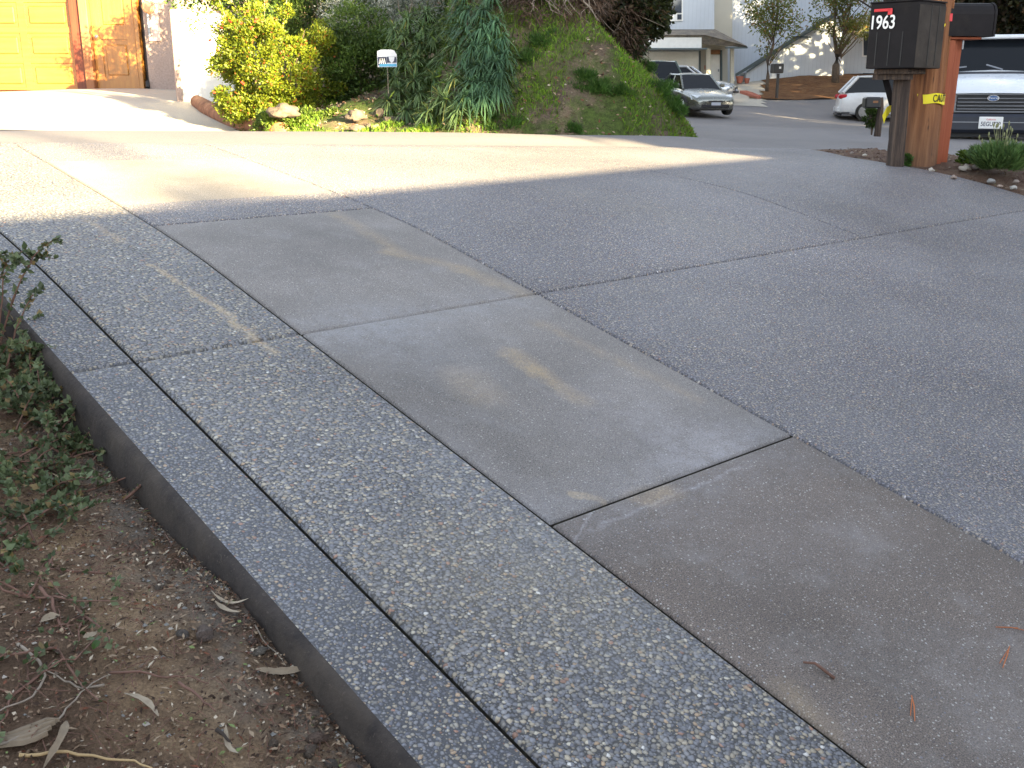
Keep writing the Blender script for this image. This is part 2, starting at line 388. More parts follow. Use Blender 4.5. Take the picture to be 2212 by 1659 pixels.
cz = t.mix(t.ramp(f, [(.35, 0.), (.7, 1.)]), (.018, .014, .0135), (.048, .038, .033))
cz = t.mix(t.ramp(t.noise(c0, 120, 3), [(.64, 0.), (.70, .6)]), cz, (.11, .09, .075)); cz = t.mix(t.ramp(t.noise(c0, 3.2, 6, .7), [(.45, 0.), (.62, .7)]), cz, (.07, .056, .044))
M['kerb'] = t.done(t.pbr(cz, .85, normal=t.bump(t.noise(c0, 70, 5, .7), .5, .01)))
t = NT('joint_dirt'); c0 = t.obj()
M['joint'] = t.done(t.pbr(t.mix(t.ramp(t.noise(c0, 60, 4), [(.4, 0.), (.7, 1.)]), (.018, .016, .014), (.06, .055, .035)), .9))
def asphalt(name, base, tintc):
    t = NT(name); c0 = t.obj()
    c = t.mix(t.ramp(t.noise(c0, 110, 3, .7), [(.35, 0.), (.7, 1.)]), [x*.6 for x in base], [x*1.4 for x in base])
    c = t.mix(t.ramp(t.noise(c0, .5, 6, .6), [(.35, 0.), (.7, .6)]), c, tintc)
    c = t.mix(t.ramp(t.noise(c0, 60, 2), [(.66, 0.), (.7, .7)]), c, (.3, .29, .27))
    return t.done(t.pbr(c, .8, normal=t.bump(t.noise(c0, 90, 4, .7), .5, .01)))
M['asphalt'] = asphalt('weathered_asphalt', (.165, .155, .158), (.22, .20, .19))
M['apron'] = asphalt('pale_concrete_drive', (.46, .43, .37), (.40, .35, .28))
def soil(name, a, b, c_, scale=6, bd=.03, peb=True):
    t = NT(name); c0 = t.obj()
    c = t.ramp(t.noise(c0, scale, 8, .7), [(.3, a), (.5, b), (.72, c_)])
    c = t.mix(.7, c, t.ramp(t.noise(c0, 130, 4, .7), [(.3, .5), (.7, 1.45)]), 'MULTIPLY')
    h = t.noise(c0, 45, 8, .75)
    if peb:
        vo = t.n('TexVoronoi', Vector=c0, Scale=85.); cc = t.n('SeparateColor', Color=vo.node.outputs['Color'])
        m1 = t.math('MULTIPLY', t.math('LESS_THAN', vo.node.outputs['Distance'], .34), t.math('GREATER_THAN', cc, .68))
        c = t.mix(t.math('MULTIPLY', m1, .7), c, t.ramp(cc.node.outputs[1], [(0, (.06, .045, .035)), (.4, (.24, .2, .16)), (.7, (.33, .24, .16)), (.9, (.12, .13, .08))], 'CONSTANT'))
        h = t.math('ADD', h, t.math('MULTIPLY', m1, .15))
    return t.done(t.pbr(c, .92, normal=t.bump(h, .9, bd), spec=.2))
M['soil'] = soil('dry_leaf_soil', (.085, .055, .04), (.17, .115, .078), (.34, .24, .155), 3.2)
t = NT('trodden_soil_by_kerb'); c0 = t.obj(); uv = uvnode(t)
c = t.ramp(t.noise(c0, 3.6, 8, .7), [(.3, (.11, .072, .05)), (.5, (.21, .14, .094)), (.72, (.37, .26, .17))])
vx = t.n('SeparateXYZ', Vector=uv)
bd_ = t.math('SUBTRACT', 1.0, t.n('MapRange', Value=t.math('ABSOLUTE', t.math('SUBTRACT', vx, .74)), i1=.05, i2=.26, i3=0., i4=1.))
c = t.mix(t.math('MULTIPLY', bd_, t.ramp(t.noise(c0, 6, 6, .7), [(.38, 0.), (.62, .9)])), c, (.50, .35, .215))
gd_ = t.n('MapRange', Value=vx, i1=.70, i2=.95, i3=0., i4=1.)
c = t.mix(t.math('MULTIPLY', gd_, t.ramp(t.noise(c0, 5, 6, .7), [(.42, 0.), (.6, .8)])), c, (.25, .24, .22))
c = t.mix(.75, c, t.ramp(t.noise(c0, 150, 4, .7), [(.3, .45), (.7, 1.5)]), 'MULTIPLY')
M['soil_bed'] = t.done(t.pbr(c, .93, normal=t.bump(t.noise(c0, 60, 8, .75), 1.0, .03), spec=.2))
M['bed_soil'] = soil('red_brown_soil', (.07, .04, .03), (.14, .085, .06), (.2, .15, .11), 5)
M['mulch'] = soil('rust_mulch', (.07, .035, .018), (.17, .08, .035), (.26, .15, .07), 3, .05)
# hillside: soil with moss and grass staining
t = NT('hill_soil'); c0 = t.obj()
c = t.ramp(t.noise(c0, 2.2, 8, .7), [(.3, (.10, .075, .058)), (.5, (.18, .135, .10)), (.7, (.32, .225, .155))])
gm = t.ramp(t.noise(c0, 1.3, 7, .7), [(.43, 0.), (.57, .85)])
c = t.mix(gm, c, t.ramp(t.noise(c0, 14, 5, .7), [(.3, (.03, .055, .012)), (.7, (.12, .19, .035))]))
c = t.mix(.7, c, t.ramp(t.noise(c0, 60, 5, .7), [(.3, .45), (.7, 1.5)]), 'MULTIPLY')
M['hill'] = t.done(t.pbr(c, .95, normal=t.bump(t.noise(c0, 25, 8, .75), 1.0, .06), spec=.1))
M['stucco'] = simple('pink_grey_stucco', (.36, .27, .235), .9, var=.18, scale=40, bump=.8, bscale=120, dirt=(.22, .17, .15))
M['white_wall'] = simple('white_render', (.74, .72, .68), .85, var=.05, scale=5, bump=.5, bscale=90)
M['teal'] = simple('blue_grey_wall', (.22, .27, .29), .8, var=.1)
M['house_wall'] = None
t = NT('pale_blue_siding'); c0 = t.obj()
wv = t.n('TexWave', _p=dict(bands_direction='X'), Vector=c0, Scale=1.6, Distortion=0.)
c = t.mix(t.ramp(t.noise(c0, .35, 5, .6), [(.3, 0.), (.7, 1.)]), (.42, .46, .52), (.52, .56, .61))
c = t.mix(t.ramp(wv, [(0., .35), (.06, 0.)]), c, (.3, .33, .38))
c = t.mix(t.ramp(t.noise(c0, 1.2, 7, .7), [(.55, 0.), (.8, .35)]), c, (.40, .40, .38))
M['house_wall'] = t.done(t.pbr(c, .75))
M['house_beige'] = simple('beige_siding', (.42, .40, .34), .75, var=.06, scale=1)
M['trim_white'] = simple('white_trim', (.72, .72, .70), .6, var=.05)
M['dark_rail'] = simple('slate_blue_rail', (.06, .085, .095), .5)
t = NT('shingle'); c0 = t.obj(); br = t.n('TexBrick', Vector=c0, Scale=5., Color1=(.11, .10, .09, 1), Color2=(.17, .15, .13, 1), Mortar=(.05, .045, .04, 1))
M['shingle'] = t.done(t.pbr(t.mix(t.ramp(t.noise(c0, 3, 5), [(.4, 0.), (.7, .7)]), br, (.26, .22, .17)), .9))
M['garage_wood'] = wood('golden_varnished_wood', (.28, .098, .014), (.38, .150, .028), .35, 'X', 14, .3)
M['dark_wood'] = wood('dark_red_wood', (.10, .018, .007), (.17, .036, .013), .5, 'Z')
M['post_wood'] = wood('brown_post_wood', (.24, .085, .03), (.34, .14, .06), .6, 'Z')
M['door_wood'] = wood('orange_door_wood', (.30, .11, .02), (.42, .19, .04), .35, 'Z', 20, .3)
M['brown_trim'] = wood('brown_door_trim', (.2, .08, .03), (.3, .13, .05), .6)
M['black'] = simple('black_iron', (.018, .017, .018), .5)
M['pink'] = simple('pink_meter_panel', (.60, .45, .40), .7, var=.05)
M['grey_metal'] = simple('grey_metal', (.25, .26, .28), .4, .6)
M['chrome'] = simple('chrome', (.75, .76, .78), .18, 1.0, var=.03)
t = NT('weathered_log'); c0 = t.obj()
M['log'] = t.done(t.pbr(t.ramp(t.noise(c0, 7, 7, .7), [(.3, (.10, .035, .02)), (.6, (.28, .12, .06)), (.75, (.4, .26, .18))]), .9, normal=t.bump(t.noise(c0, 30, 6), .8, .02)))
t = NT('field_rock'); c0 = t.obj()  
M['rock'] = t.done(t.pbr(t.ramp(t.noise(c0, 5, 7, .7), [(.3, (.045, .034, .028)), (.55, (.11, .085, .065)), (.75, (.19, .15, .11))]), .88, normal=t.bump(t.noise(c0, 18, 7, .7), .8, .03)))
t = NT('pale_stone'); rnd = t.n('ObjectInfo', _out=5); c0 = t.obj()
M['stone'] = t.done(t.pbr(t.mix(.6, t.ramp(rnd, [(0, (.5, .47, .42)), (.4, (.34, .25, .2)), (.7, (.26, .26, .26)), (1, (.62, .58, .5))]), t.ramp(t.noise(c0, 40, 5), [(.3, .6), (.7, 1.3)]), 'MULTIPLY'), .85, normal=t.bump(t.noise(c0, 60, 5), .5, .01)))
t = NT('bed_clod'); rnd = t.n('ObjectInfo', _out=5); c0 = t.obj()
M['clod'] = t.done(t.pbr(t.mix(.7, t.ramp(rnd, [(0, (.26, .19, .13)), (.4, (.20, .20, .20)), (.7, (.30, .20, .15)), (1, (.36, .33, .28))]), t.ramp(t.noise(c0, 3, 6, .7), [(.3, .5), (.7, 1.4)]), 'MULTIPLY'), .92, normal=t.bump(t.noise(c0, 5, 6, .7), 1.0, .3)))
# pole woods
t = NT('creosoted_pole_wood'); c0 = t.obj(); mp = t.n('Mapping', Vector=c0); mp.node.inputs['Scale'].default_value = (26, 26, 1.3)
f = t.noise(mp, 1.0, 8, .7); c = t.ramp(f, [(.3, (.09, .032, .013)), (.5, (.24, .095, .035)), (.7, (.36, .17, .075))])
mp2 = t.n('Mapping', Vector=c0); mp2.node.inputs['Scale'].default_value = (60, 60, 4)
ck = t.ramp(t.noise(mp2, 1., 3, .6), [(.30, 1.), (.36, 0.)]); c = t.mix(ck, c, (.02, .012, .01))
dz = t.n('SeparateXYZ', _out=2, Vector=c0); c = t.mix(t.n('MapRange', Value=dz, i1=0.0, i2=.5, i3=.45, i4=0.), c, (.12, .085, .06))
M['pole'] = t.done(t.pbr(c, .85, normal=t.bump(f, 1.0, .02)))
t = NT('old_grey_post_wood'); c0 = t.obj(); mp = t.n('Mapping', Vector=c0); mp.node.inputs['Scale'].default_value = (40, 40, 2.2)
f = t.noise(mp, 1.0, 8, .7); c = t.ramp(f, [(.3, (.018, .012, .010)), (.5, (.055, .038, .03)), (.7, (.15, .10, .07))])
M['old_post'] = t.done(t.pbr(c, .9, normal=t.bump(f, 1.0, .02)))
M['redwood'] = wood('redwood_board', (.27, .06, .022), (.38, .10, .035), .65, 'Z', 26)
M['box_black'] = simple('faded_black_steel', (.009, .0075, .009), .6, .0, var=.25, scale=5, bump=.15, bscale=60, spec=.18, dirt=(.020, .016, .014))
M['box_side'] = simple('lit_side_black_steel', (.034, .029, .026), .65, .0, var=.35, scale=6, bump=.15, spec=.2, dirt=(.062, .050, .038))  # lighter copy of the box steel: light on the side face painted in
M['red'] = simple('red_plastic', (.65, .02, .03), .45, var=.05)
M['white'] = simple('white_lettering', (.82, .82, .8), .6, var=.03)
M['yellow'] = simple('yellow_tape_plastic', (.85, .72, .02), .4, var=.04, bump=.3, bscale=12)
M['ink'] = simple('black_ink', (.02, .02, .02), .7)
M['car_white'] = paint('white_car_paint', (.72, .73, .74))
M['van_white'] = paint('white_van_paint', (.70, .74, .80), dirt=.06)
M['car_silver'] = paint('dark_silver_paint', (.20, .21, .19), .22, .75)
M['car_silver2'] = paint('bright_silver_paint', (.48, .50, .52), .22, .7)
M['car_green'] = paint('dark_green_paint', (.02, .045, .03), .25, .3)
t = NT('tinted_glass'); M['glass'] = t.done(t.pbr((.008, .010, .013), .08, spec=.22))
t = NT('house_glass'); M['hglass'] = t.done(t.pbr((.05, .06, .08), .05, spec=.8))
M['tyre'] = simple('tyre_rubber', (.022, .021, .02), .8)
M['bumper'] = simple('dark_navy_bumper', (.022, .026, .04), .42)
M['rim'] = simple('alloy_rim', (.5, .5, .5), .3, .8)
M['lamp_red'] = simple('red_lamp_glass', (.42, .02, .03), .15, var=.02)
M['lamp_clear'] = simple('clear_lamp_glass', (.55, .58, .6), .1, .4, var=.02)
M['emblem'] = simple('blue_emblem', (.07, .13, .28), .25, .3)
M['grille_dark'] = simple('grille_black', (.012, .012, .016), .5)
M['grille_bar'] = simple('grey_grille_bar', (.17, .175, .19), .35, .4)
M['brick'] = simple('red_edging_brick', (.35, .12, .08), .85)
M['bark'] = simple('brown_bark', (.10, .075, .055), .9, var=.3, scale=14, bump=.8, bscale=40)
M['dark_bark'] = simple('dark_bark', (.04, .03, .024), .9, var=.3, scale=14, bump=.8, bscale=40)
M['twig'] = simple('red_brown_twig', (.15, .08, .058), .8, var=.3, scale=20)
M['grey_twig'] = simple('grey_twig', (.24, .20, .16), .85, var=.3, scale=20)
M['lf_yellow'] = leaf('yellow_green_leaves', (.075, .125, .008), (.22, .25, .016), (.32, .10, .025), .4, cl=2.2, dark=.6, drythr=.95)
M['lf_dark'] = leaf('dark_green_leaves', (.04, .085, .016), (.11, .17, .03), None, .3, cl=2.2)
M['lf_ground'] = leaf('groundcover_leaves', (.07, .14, .015), (.16, .22, .03), None, .35, cl=3)
M['lf_gray'] = leaf('silver_grey_leaves', (.13, .18, .11), (.60, .60, .54), None, .25, cl=3, dark=.5)
M['lf_spike'] = leaf('blue_green_blades', (.09, .17, .07), (.26, .36, .14), (.42, .40, .10), .3, cl=1.6, dark=.5, drythr=.95)
M['lf_spike2'] = leaf('deep_green_blades', (.055, .13, .07), (.15, .28, .13), None, .3, cl=1.6, dark=.5)
M['lf_brush'] = leaf('dead_brown_brush', (.05, .034, .023), (.17, .105, .07), None, .2, cl=1.5, dark=.35)
M['lf_tree'] = leaf('dark_tree_leaves', (.016, .026, .008), (.05, .062, .018), (.12, .08, .03), .3, cl=1, dark=.5)
M['lf_olive'] = leaf('olive_tree_leaves', (.11, .15, .035), (.23, .25, .07), (.26, .15, .04), .4, cl=.8, dark=.6, drythr=.85)
M['lf_back'] = leaf('backdrop_tree_leaves', (.025, .03, .01), (.07, .07, .02), (.09, .05, .02), .3, cl=.4, dark=.3, drythr=.8)
M['lf_grass'] = leaf('fresh_grass_blades', (.12, .24, .02), (.26, .42, .04), (.28, .25, .09), .45, cl=1.0, dark=.55, drythr=.94)
M['lf_weed'] = leaf('weed_leaves', (.04, .11, .02), (.11, .21, .04), None, .35, cl=2)
M['lf_creep'] = leaf('creeper_leaves', (.05, .078, .03), (.19, .235, .12), (.26, .19, .08), .3, cl=5, dark=.55, drythr=.9)
M['lf_lav'] = leaf('needle_blades', (.07, .15, .045), (.19, .30, .09), None, .3, cl=4)
M['berry'] = simple('red_berry', (.6, .04, .02), .4)
t = NT('leaf_litter'); rnd = t.n('NewGeometry', _out=8)
M['litter'] = t.done(t.pbr(t.ramp(rnd, [(0, (.045, .028, .02)), (.25, (.12, .07, .045)), (.5, (.21, .145, .095)), (.7, (.30, .23, .16)), (.84, (.16, .065, .04)), (.92, (.46, .40, .31)), (.975, (.16, .21, .08))], 'CONSTANT'), .85, spec=.2))
t = NT('soil_crumb'); rnd = t.n('NewGeometry', _out=8)
M['crumb'] = t.done(t.pbr(t.ramp(rnd, [(0, (.09, .065, .05)), (.35, (.19, .15, .12)), (.6, (.22, .22, .21)), (.8, (.30, .22, .15)), (.93, (.38, .35, .31))], 'CONSTANT'), .95, spec=.2))
t = NT('dry_leaf_tan'); rnd = t.n('ObjectInfo', _out=5); c0 = t.obj()
M['dry'] = t.done(t.pbr(t.mix(.5, t.ramp(rnd, [(0, (.15, .11, .07)), (.5, (.25, .20, .14)), (1, (.33, .28, .21))]), t.ramp(t.noise(c0, 50, 4), [(.3, .6), (.7, 1.3)]), 'MULTIPLY'), .8))
M['orange_needle'] = simple('orange_needle', (.42, .13, .04), .7)
M['sign_blue'] = simple('blue_sign_ink', (.05, .22, .40), .5)
M['sign_navy'] = simple('navy_sign_ink', (.015, .02, .05), .5)
M['sign_white'] = simple('sign_white', (.40, .43, .50), .4, var=.02)

# ------------------------------------------------------------------ ground, street, drives
def grid(name, xs, ys, zf, mat, keep=None):
    nx, ny = len(xs), len(ys); X, Y = np.meshgrid(xs, ys); Z = zf(X, Y)
    vs = np.stack([X, Y, Z], -1).reshape(-1, 3)
    i, j = np.meshgrid(np.arange(nx-1), np.arange(ny-1)); a = (j*nx+i).ravel()
    fs = np.stack([a, a+1, a+nx+1, a+nx], -1)
    if keep is not None:
        cx = vs[fs].mean(1); fs = fs[keep(cx[:, 0], cx[:, 1])]
    return npmesh(name, vs, fs, mat, smooth=True)
def unit(u, v):
    return u*U[0]+v*V[0], u*U[1]+v*V[1]
def invuv(X, Y):
    det = U[0]*V[1]-V[0]*U[1]
    return (X*V[1]-Y*V[0])/det, (-X*U[1]+Y*U[0])/det
# base ground: under everything, to the horizon
def gz(X, Y):
    z = G(X, Y)-.22
    u, v = invuv(X, Y); zd = u*U[2]-.55
    f = np.clip((u-6.2)/1.0, 0, 1); z = z*f+np.minimum(zd, z+9)*(1-f)
    far = np.clip((np.hypot(X, Y-20)-60)/120, 0, 1)
    return z*(1-far)+1.5*far
xs = np.concatenate([[-900, -400, -200, -110], np.arange(-70, 71, 1.0), [110, 200, 400, 900]])
ys = np.concatenate([[-900, -400, -200, -110], np.arange(-60, 91, 1.0), [110, 200, 400, 900]])
struct(grid('ground', xs, ys, gz, M['bed_soil']))
# street sheet

# concrete drive up to the wooden garage: from the far street edge to the door
AP = np.array([(-24, 9.2), (-7, 9.4), (-3.1, 12.0), (-3.35, 13.2), (-4.05, 15), (-4.75, 16.4), (-5.2, 17.2), (-5.2, 21.3), (-24, 21.3)])
ks = lambda X, Y: np.array([inside(AP, x, y) for x, y in zip(X, Y)])
struct(grid('garage_apron', np.arange(-24, -2.6, .12), np.arange(9, 21.4, .12), lambda X, Y: G(X, Y)+.016, M['apron'], ks))

# driveway slabs
uvl = []; dv = []; df = []; dm = []; duv = []
PR = [(0, -.010), (.0025, -.005), (.006, -.0015), (.012, 0)]
def axis(a, b, step, e0=True, e1=True):
    m = [a+p for p, _ in PR] if e0 else [a]
    k = [b-p for p, _ in PR[::-1]] if e1 else [b]
    n = max(2, int((k[0]-m[-1])/step)); mid = [m[-1]+(k[0]-m[-1])*i/n for i in range(1, n)]
    return m+mid+k
def dipf(d):
    return np.interp(d, [p for p, _ in PR], [w for _, w in PR])
def slab(u0, u1, v0, v1, mi, step=.12, e=(1, 1, 1, 1), vfun=None, skirt=True):
    us = axis(u0, u1, step, e[0], e[1]); vs = axis(0, 1, .1, 0, 0) if vfun else axis(v0, v1, step, e[2], e[3])
    o = len(dv); nu, nv = len(us), len(vs)
    if vfun:
        n = 26; rel = np.concatenate([[0, .003, .008, .015], np.linspace(.1, 1, n)])
    for u in us:
        if vfun:
            hi = vfun(u); row = [v0+.0, v0+.003, v0+.008, v0+.015]+[v0+.015+(hi-.03-v0)*k/n for k in range(1, n)]+[hi-.012, hi-.004, hi]
        else: row = vs
        du = min(u-u0 if e[0] else 9, u1-u if e[1] else 9)
        for v in row:
            dvv = min(v-row[0] if e[2] else 9, row[-1]-v if e[3] else 9)
            w = min(dipf(min(du, .02)), dipf(min(dvv, .02)))
            dv.append(D(u, v, w)); duv.append((v, u))
        nv = len(row)
    for i in range(nu-1):
        for j in range(nv-1):
            a = o+i*nv+j; df.append((a, a+1, a+nv+1, a+nv)); dm.append(mi)
    # side skirts
    if skirt:
        ring = [o+j for j in range(nv)]+[o+i*nv+nv-1 for i in range(1, nu)]+[o+(nu-1)*nv+j for j in range(nv-2, -1, -1)]+[o+i*nv for i in range(nu-2, 0, -1)]
        b0 = len(dv); k = len(ring)
        for r in ring: dv.append(dv[r]); duv.append(duv[r])
        for r in ring: dv.append(dv[r]-N*.045); duv.append(duv[r])
        for q in range(k): df.append((b0+q, b0+k+q, b0+k+(q+1) % k, b0+(q+1) % k)); dm.append(4)
GP = .0048
L = [1.0, 1.205, 1.812, 2.972, 5.62]
J2, J1, J0 = 1.955, 3.31, 4.585
rb = [hitD(2300, 452), hitD(2212, 422), hitD(2130, 397), hitD(2046, 377), hitD(1926, 354), hitD(1831, 339), hitD(1746, 321), hitD(1640, 312), hitD(1500, 306)]
rbu = [-4, 2.5]+[p[0] for p in rb]; rbv = [8.6, 8.5]+[p[1] for p in rb]
print('right edge', [(round(a, 2), round(b, 2)) for a, b in zip(rbu, rbv)])
_o = np.argsort(rbu); rbu = np.array(rbu)[_o]; rbv = np.array(rbv)[_o]
def vmax(u): return float(np.interp(u, rbu, rbv))
# strip 0 (border beside the kerb), strip 1 (pebbles), strip 2 (fine finish), strip 3+ (right side)
slab(-3, J1-GP, L[0], L[1]-GP, 1, e=(1, 1, 0, 1)); slab(J1+GP, UE, L[0], L[1]-GP, 1, e=(1, 1, 0, 1))
slab(-3, J1-GP, L[1]+GP, L[2]-GP, 0); slab(J1+GP, UE, L[1]+GP, L[2]-GP, 0)
slab(-3, J2-GP, L[2]+GP, L[3]-GP, 3); slab(J2+GP, J1-GP, L[2]+GP, L[3]-GP, 2); slab(J1+GP, J0-GP*.6, L[2]+GP, L[3]-GP, 2)
slab(J0+GP*.6, 4.95, L[2]+GP, L[3]-GP, 5, e=(1, 0, 1, 1)); slab(4.95, 5.95, L[2]+GP, L[3]-GP, 6, e=(0, 0, 1, 1)); slab(5.95, UE, L[2]+GP, L[3]-GP, 5, e=(0, 1, 1, 1))
slab(-3, J1-GP, L[3]+GP, 0, 5, vfun=vmax, step=.2); slab(J1+GP, UE, L[3]+GP, L[4]-GP*.5, 5, step=.15)
slab(J1+GP, UE, L[4]+GP*.5, 0, 5, vfun=vmax, step=.12)
# dirt that fills the joints 
o = len(dv); uu = np.linspace(-3, UE-.01, 80); 
for u in uu:
    for k in range(30):
        v = 1.01+(vmax(u)-1.03)*k/29; dv.append(D(u, v, -.022)); duv.append((v, u))
for i in range(len(uu)-1):
    for k in range(29):
        a = o+i*30+k; df.append((a, a+1, a+31, a+30)); dm.append(4)
# kerb: rounded edge and face down to the bed
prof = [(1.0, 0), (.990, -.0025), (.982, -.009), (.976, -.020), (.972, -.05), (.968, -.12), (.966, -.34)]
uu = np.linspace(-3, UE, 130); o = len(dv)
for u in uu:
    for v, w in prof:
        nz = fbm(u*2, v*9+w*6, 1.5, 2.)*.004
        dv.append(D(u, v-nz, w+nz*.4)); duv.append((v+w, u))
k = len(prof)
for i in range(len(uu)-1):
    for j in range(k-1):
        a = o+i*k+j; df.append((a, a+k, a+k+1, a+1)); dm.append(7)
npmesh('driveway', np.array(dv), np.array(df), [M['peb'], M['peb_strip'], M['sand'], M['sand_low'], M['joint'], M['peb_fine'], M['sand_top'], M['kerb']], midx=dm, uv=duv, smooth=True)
struct(bpy.data.objects['driveway'])
# sheets that run up to the drive edge meet it just below its surface
def Zs(X, Y, lift=0.0, bump=None):
    Z = G(X, Y)+lift
    if bump is not None: Z = Z+bump
    u, v = invuv(X, Y); vm = np.interp(u, rbu, rbv)
    uc = np.minimum(u, UE); vc = np.minimum(v, vm); vc = np.where(u > UE, np.minimum(v, vmax(UE)), vc)
    zd = uc*U[2]+crest(uc, vc)*N[2]-.010
    t_ = np.maximum(u-UE, v-vm); b = np.clip(t_/.8, 0, 1); b = b*b*(3-2*b)
    zd = np.where(t_ < -.03, zd-.015, zd)
    return zd*(1-b)+Z*b
def street_keep(X, Y):
    u, v = invuv(X, Y); vm = np.interp(u, rbu, rbv)
    on = (u < UE-.10) & (v < vm-.15)
    bed = np.array([inside(BED3, x, y) for x, y in zip(X, Y)])
    return (~on) & (~bed) & (Y > 2.5) & (u > 3.0) & (Y < 47.6) & ((u > UE-.2) | (X > 2.2))
BED = np.array([tuple(D(*hitD(1700, 318))[:2]), tuple(D(*hitD(1746, 323))[:2]), tuple(D(*hitD(1831, 341))[:2]), tuple(D(*hitD(1926, 356))[:2]), tuple(D(*hitD(2046, 379))[:2]), tuple(D(*hitD(2212, 424))[:2]), tuple(D(3.0, 8.4)[:2]), tuple(D(1.0, 8.5)[:2]),
                (9, 5), (12, 8), (6.9, 9.75), (4.6, 9.75), (4.0, 10.3), (3.4, 10.9), (2.9, 11.1)])
BED2 = BED.copy(); BED2[0:8] -= np.array([.16, .14])
BED3 = BED.copy(); BED3[0:8] -= np.array([.3, .3]); BED3[8:] -= np.array([.10, .10])
struct(grid('street', np.concatenate([np.arange(-22, -5, .25), np.arange(-5, 6, .08), np.arange(6, 36, .25)]), np.concatenate([np.arange(2, 12, .08), np.arange(12, 48, .25)]), lambda X, Y: Zs(X, Y, .004), M['asphalt'], street_keep))
# left planting bed below the kerb
def bedw(u, v):
    d0 = np.interp(u, [-3, 1.4, 1.8, 2.15, 2.5, 3.0, 3.6, 4.5, 6.5], [-.13, -.10, -.085, -.06, -.11, -.15, -.12, -.07, -.05])
    t_ = .97-v
    return d0-.05*math.exp(-t_*9)*0+.05*min(1, t_*1.2)+fbm(u, v, 2.2, 5.)*.035*min(1, t_*4+.2)+fbm(u, v, 9, 1.)*.012+fbm(u, v, 30, 4.)*.004
us = np.concatenate([np.arange(-3, .6, .15), np.arange(.6, 5.0, .035), np.arange(5.0, 7.0, .12)]); vs_ = np.concatenate([np.arange(-7, -1.2, .3), np.arange(-1.2, .985, .035), [.985]])
bv = [D(u, v, bedw(u, v)) for u in us for v in vs_]; nv = len(vs_); buv = [(v, u) for u in us for v in vs_]
bf = [(i*nv+j, i*nv+j+1, (i+1)*nv+j+1, (i+1)*nv+j) for i in range(len(us)-1) for j in range(nv-1)]
struct(npmesh('planting_bed', bv, bf, M['soil_bed'], smooth=True, uv=buv))
# right bed round the pole
def rbz(X, Y):
    n_ = np.array([fbm(x, y, 3.0, 1.5)*.03+fbm(x, y, 12, 2.5)*.015 for x, y in zip(X.ravel(), Y.ravel())]).reshape(X.shape)
    return Zs(X, Y, .03, n_)
bk = lambda X, Y: np.array([inside(BED2, x, y) for x, y in zip(X, Y)])
struct(grid('roadside_bed', np.arange(1, 12, .06), np.arange(4, 11.4, .06), rbz, M['bed_soil'], bk))
# far mulch bank
far_k = lambda X, Y: (Y > 46.9-.10*(X-10)) & (X > np.interp(Y, [46, 50, 56], [10.0, 11.9, 13.2]))
struct(grid('mulch_bank', np.arange(8, 40, .5), np.arange(45, 60, .4), lambda X, Y: G(X, Y)+.05+.03*np.sin(X*3+Y*2), M['mulch'], far_k))
struct(grid('far_driveway', np.arange(4.5, 14, .3), np.arange(43.5, 57, .3), lambda X, Y: G(X, Y)+.02, M['apron'], lambda X, Y: X < np.interp(Y, [44, 50, 56], [10.4, 11.9, 13.2])))
# hillside
hx = np.concatenate([np.arange(-30, -7, .8), np.arange(-7, 3.6, .10), np.arange(3.6, 6.4, .25)]); hy = np.concatenate([np.arange(10.7, 17, .10), np.arange(17, 36, .35), np.arange(36, 63, 1.0)])
HZ = {}
def hz(X, Y):
    return np.array([hillz(x, y) for x, y in zip(X.ravel(), Y.ravel())]).reshape(X.shape)
def hk(X, Y): return np.array([pdist(HB, x, y) > -.3 for x, y in zip(X, Y)])
hill = struct(grid('hillside', hx, hy, hz, M['hill'], hk))

# ------------------------------------------------------------------ foliage helpers
def unitv(a): return a/np.maximum(1e-9, np.linalg.norm(a, axis=-1, keepdims=True))
def leaves(c, d, nrm, ln, wd):
    """diamond leaves: base c, direction d, normal nrm"""
    n = len(c); d = unitv(d); s = unitv(np.cross(d, nrm)); m = unitv(np.cross(s, d))
    ln = np.broadcast_to(ln, n)[:, None]; wd = np.broadcast_to(wd, n)[:, None]
    v = np.stack([c, c+d*ln*.45+s*wd*.5+m*ln*.06, c+d*ln, c+d*ln*.45-s*wd*.5+m*ln*.06], 1).reshape(-1, 3)
    f = np.arange(n*4).reshape(-1, 4); return v, f
def rdir(n): return unitv(rng.normal(size=(n, 3)))
def lumpy(center, rad, n, nclump, csize, fill=.35):
    """points gathered in clumps through an ellipsoid; returns points and outward directions"""
    cd = rdir(nclump); cr = (fill+(1-fill)*rng.random(nclump)**.5)[:, None]
    cc = cd*cr*rad; k = rng.integers(0, nclump, n)
    p = cc[k]+rdir(n)*csize*(rng.random(n)**.4)[:, None]*np.array([1, 1, .8])
    out = unitv(p/rad+.6*unitv(p-cc[k]))
    return p+np.array(center), out
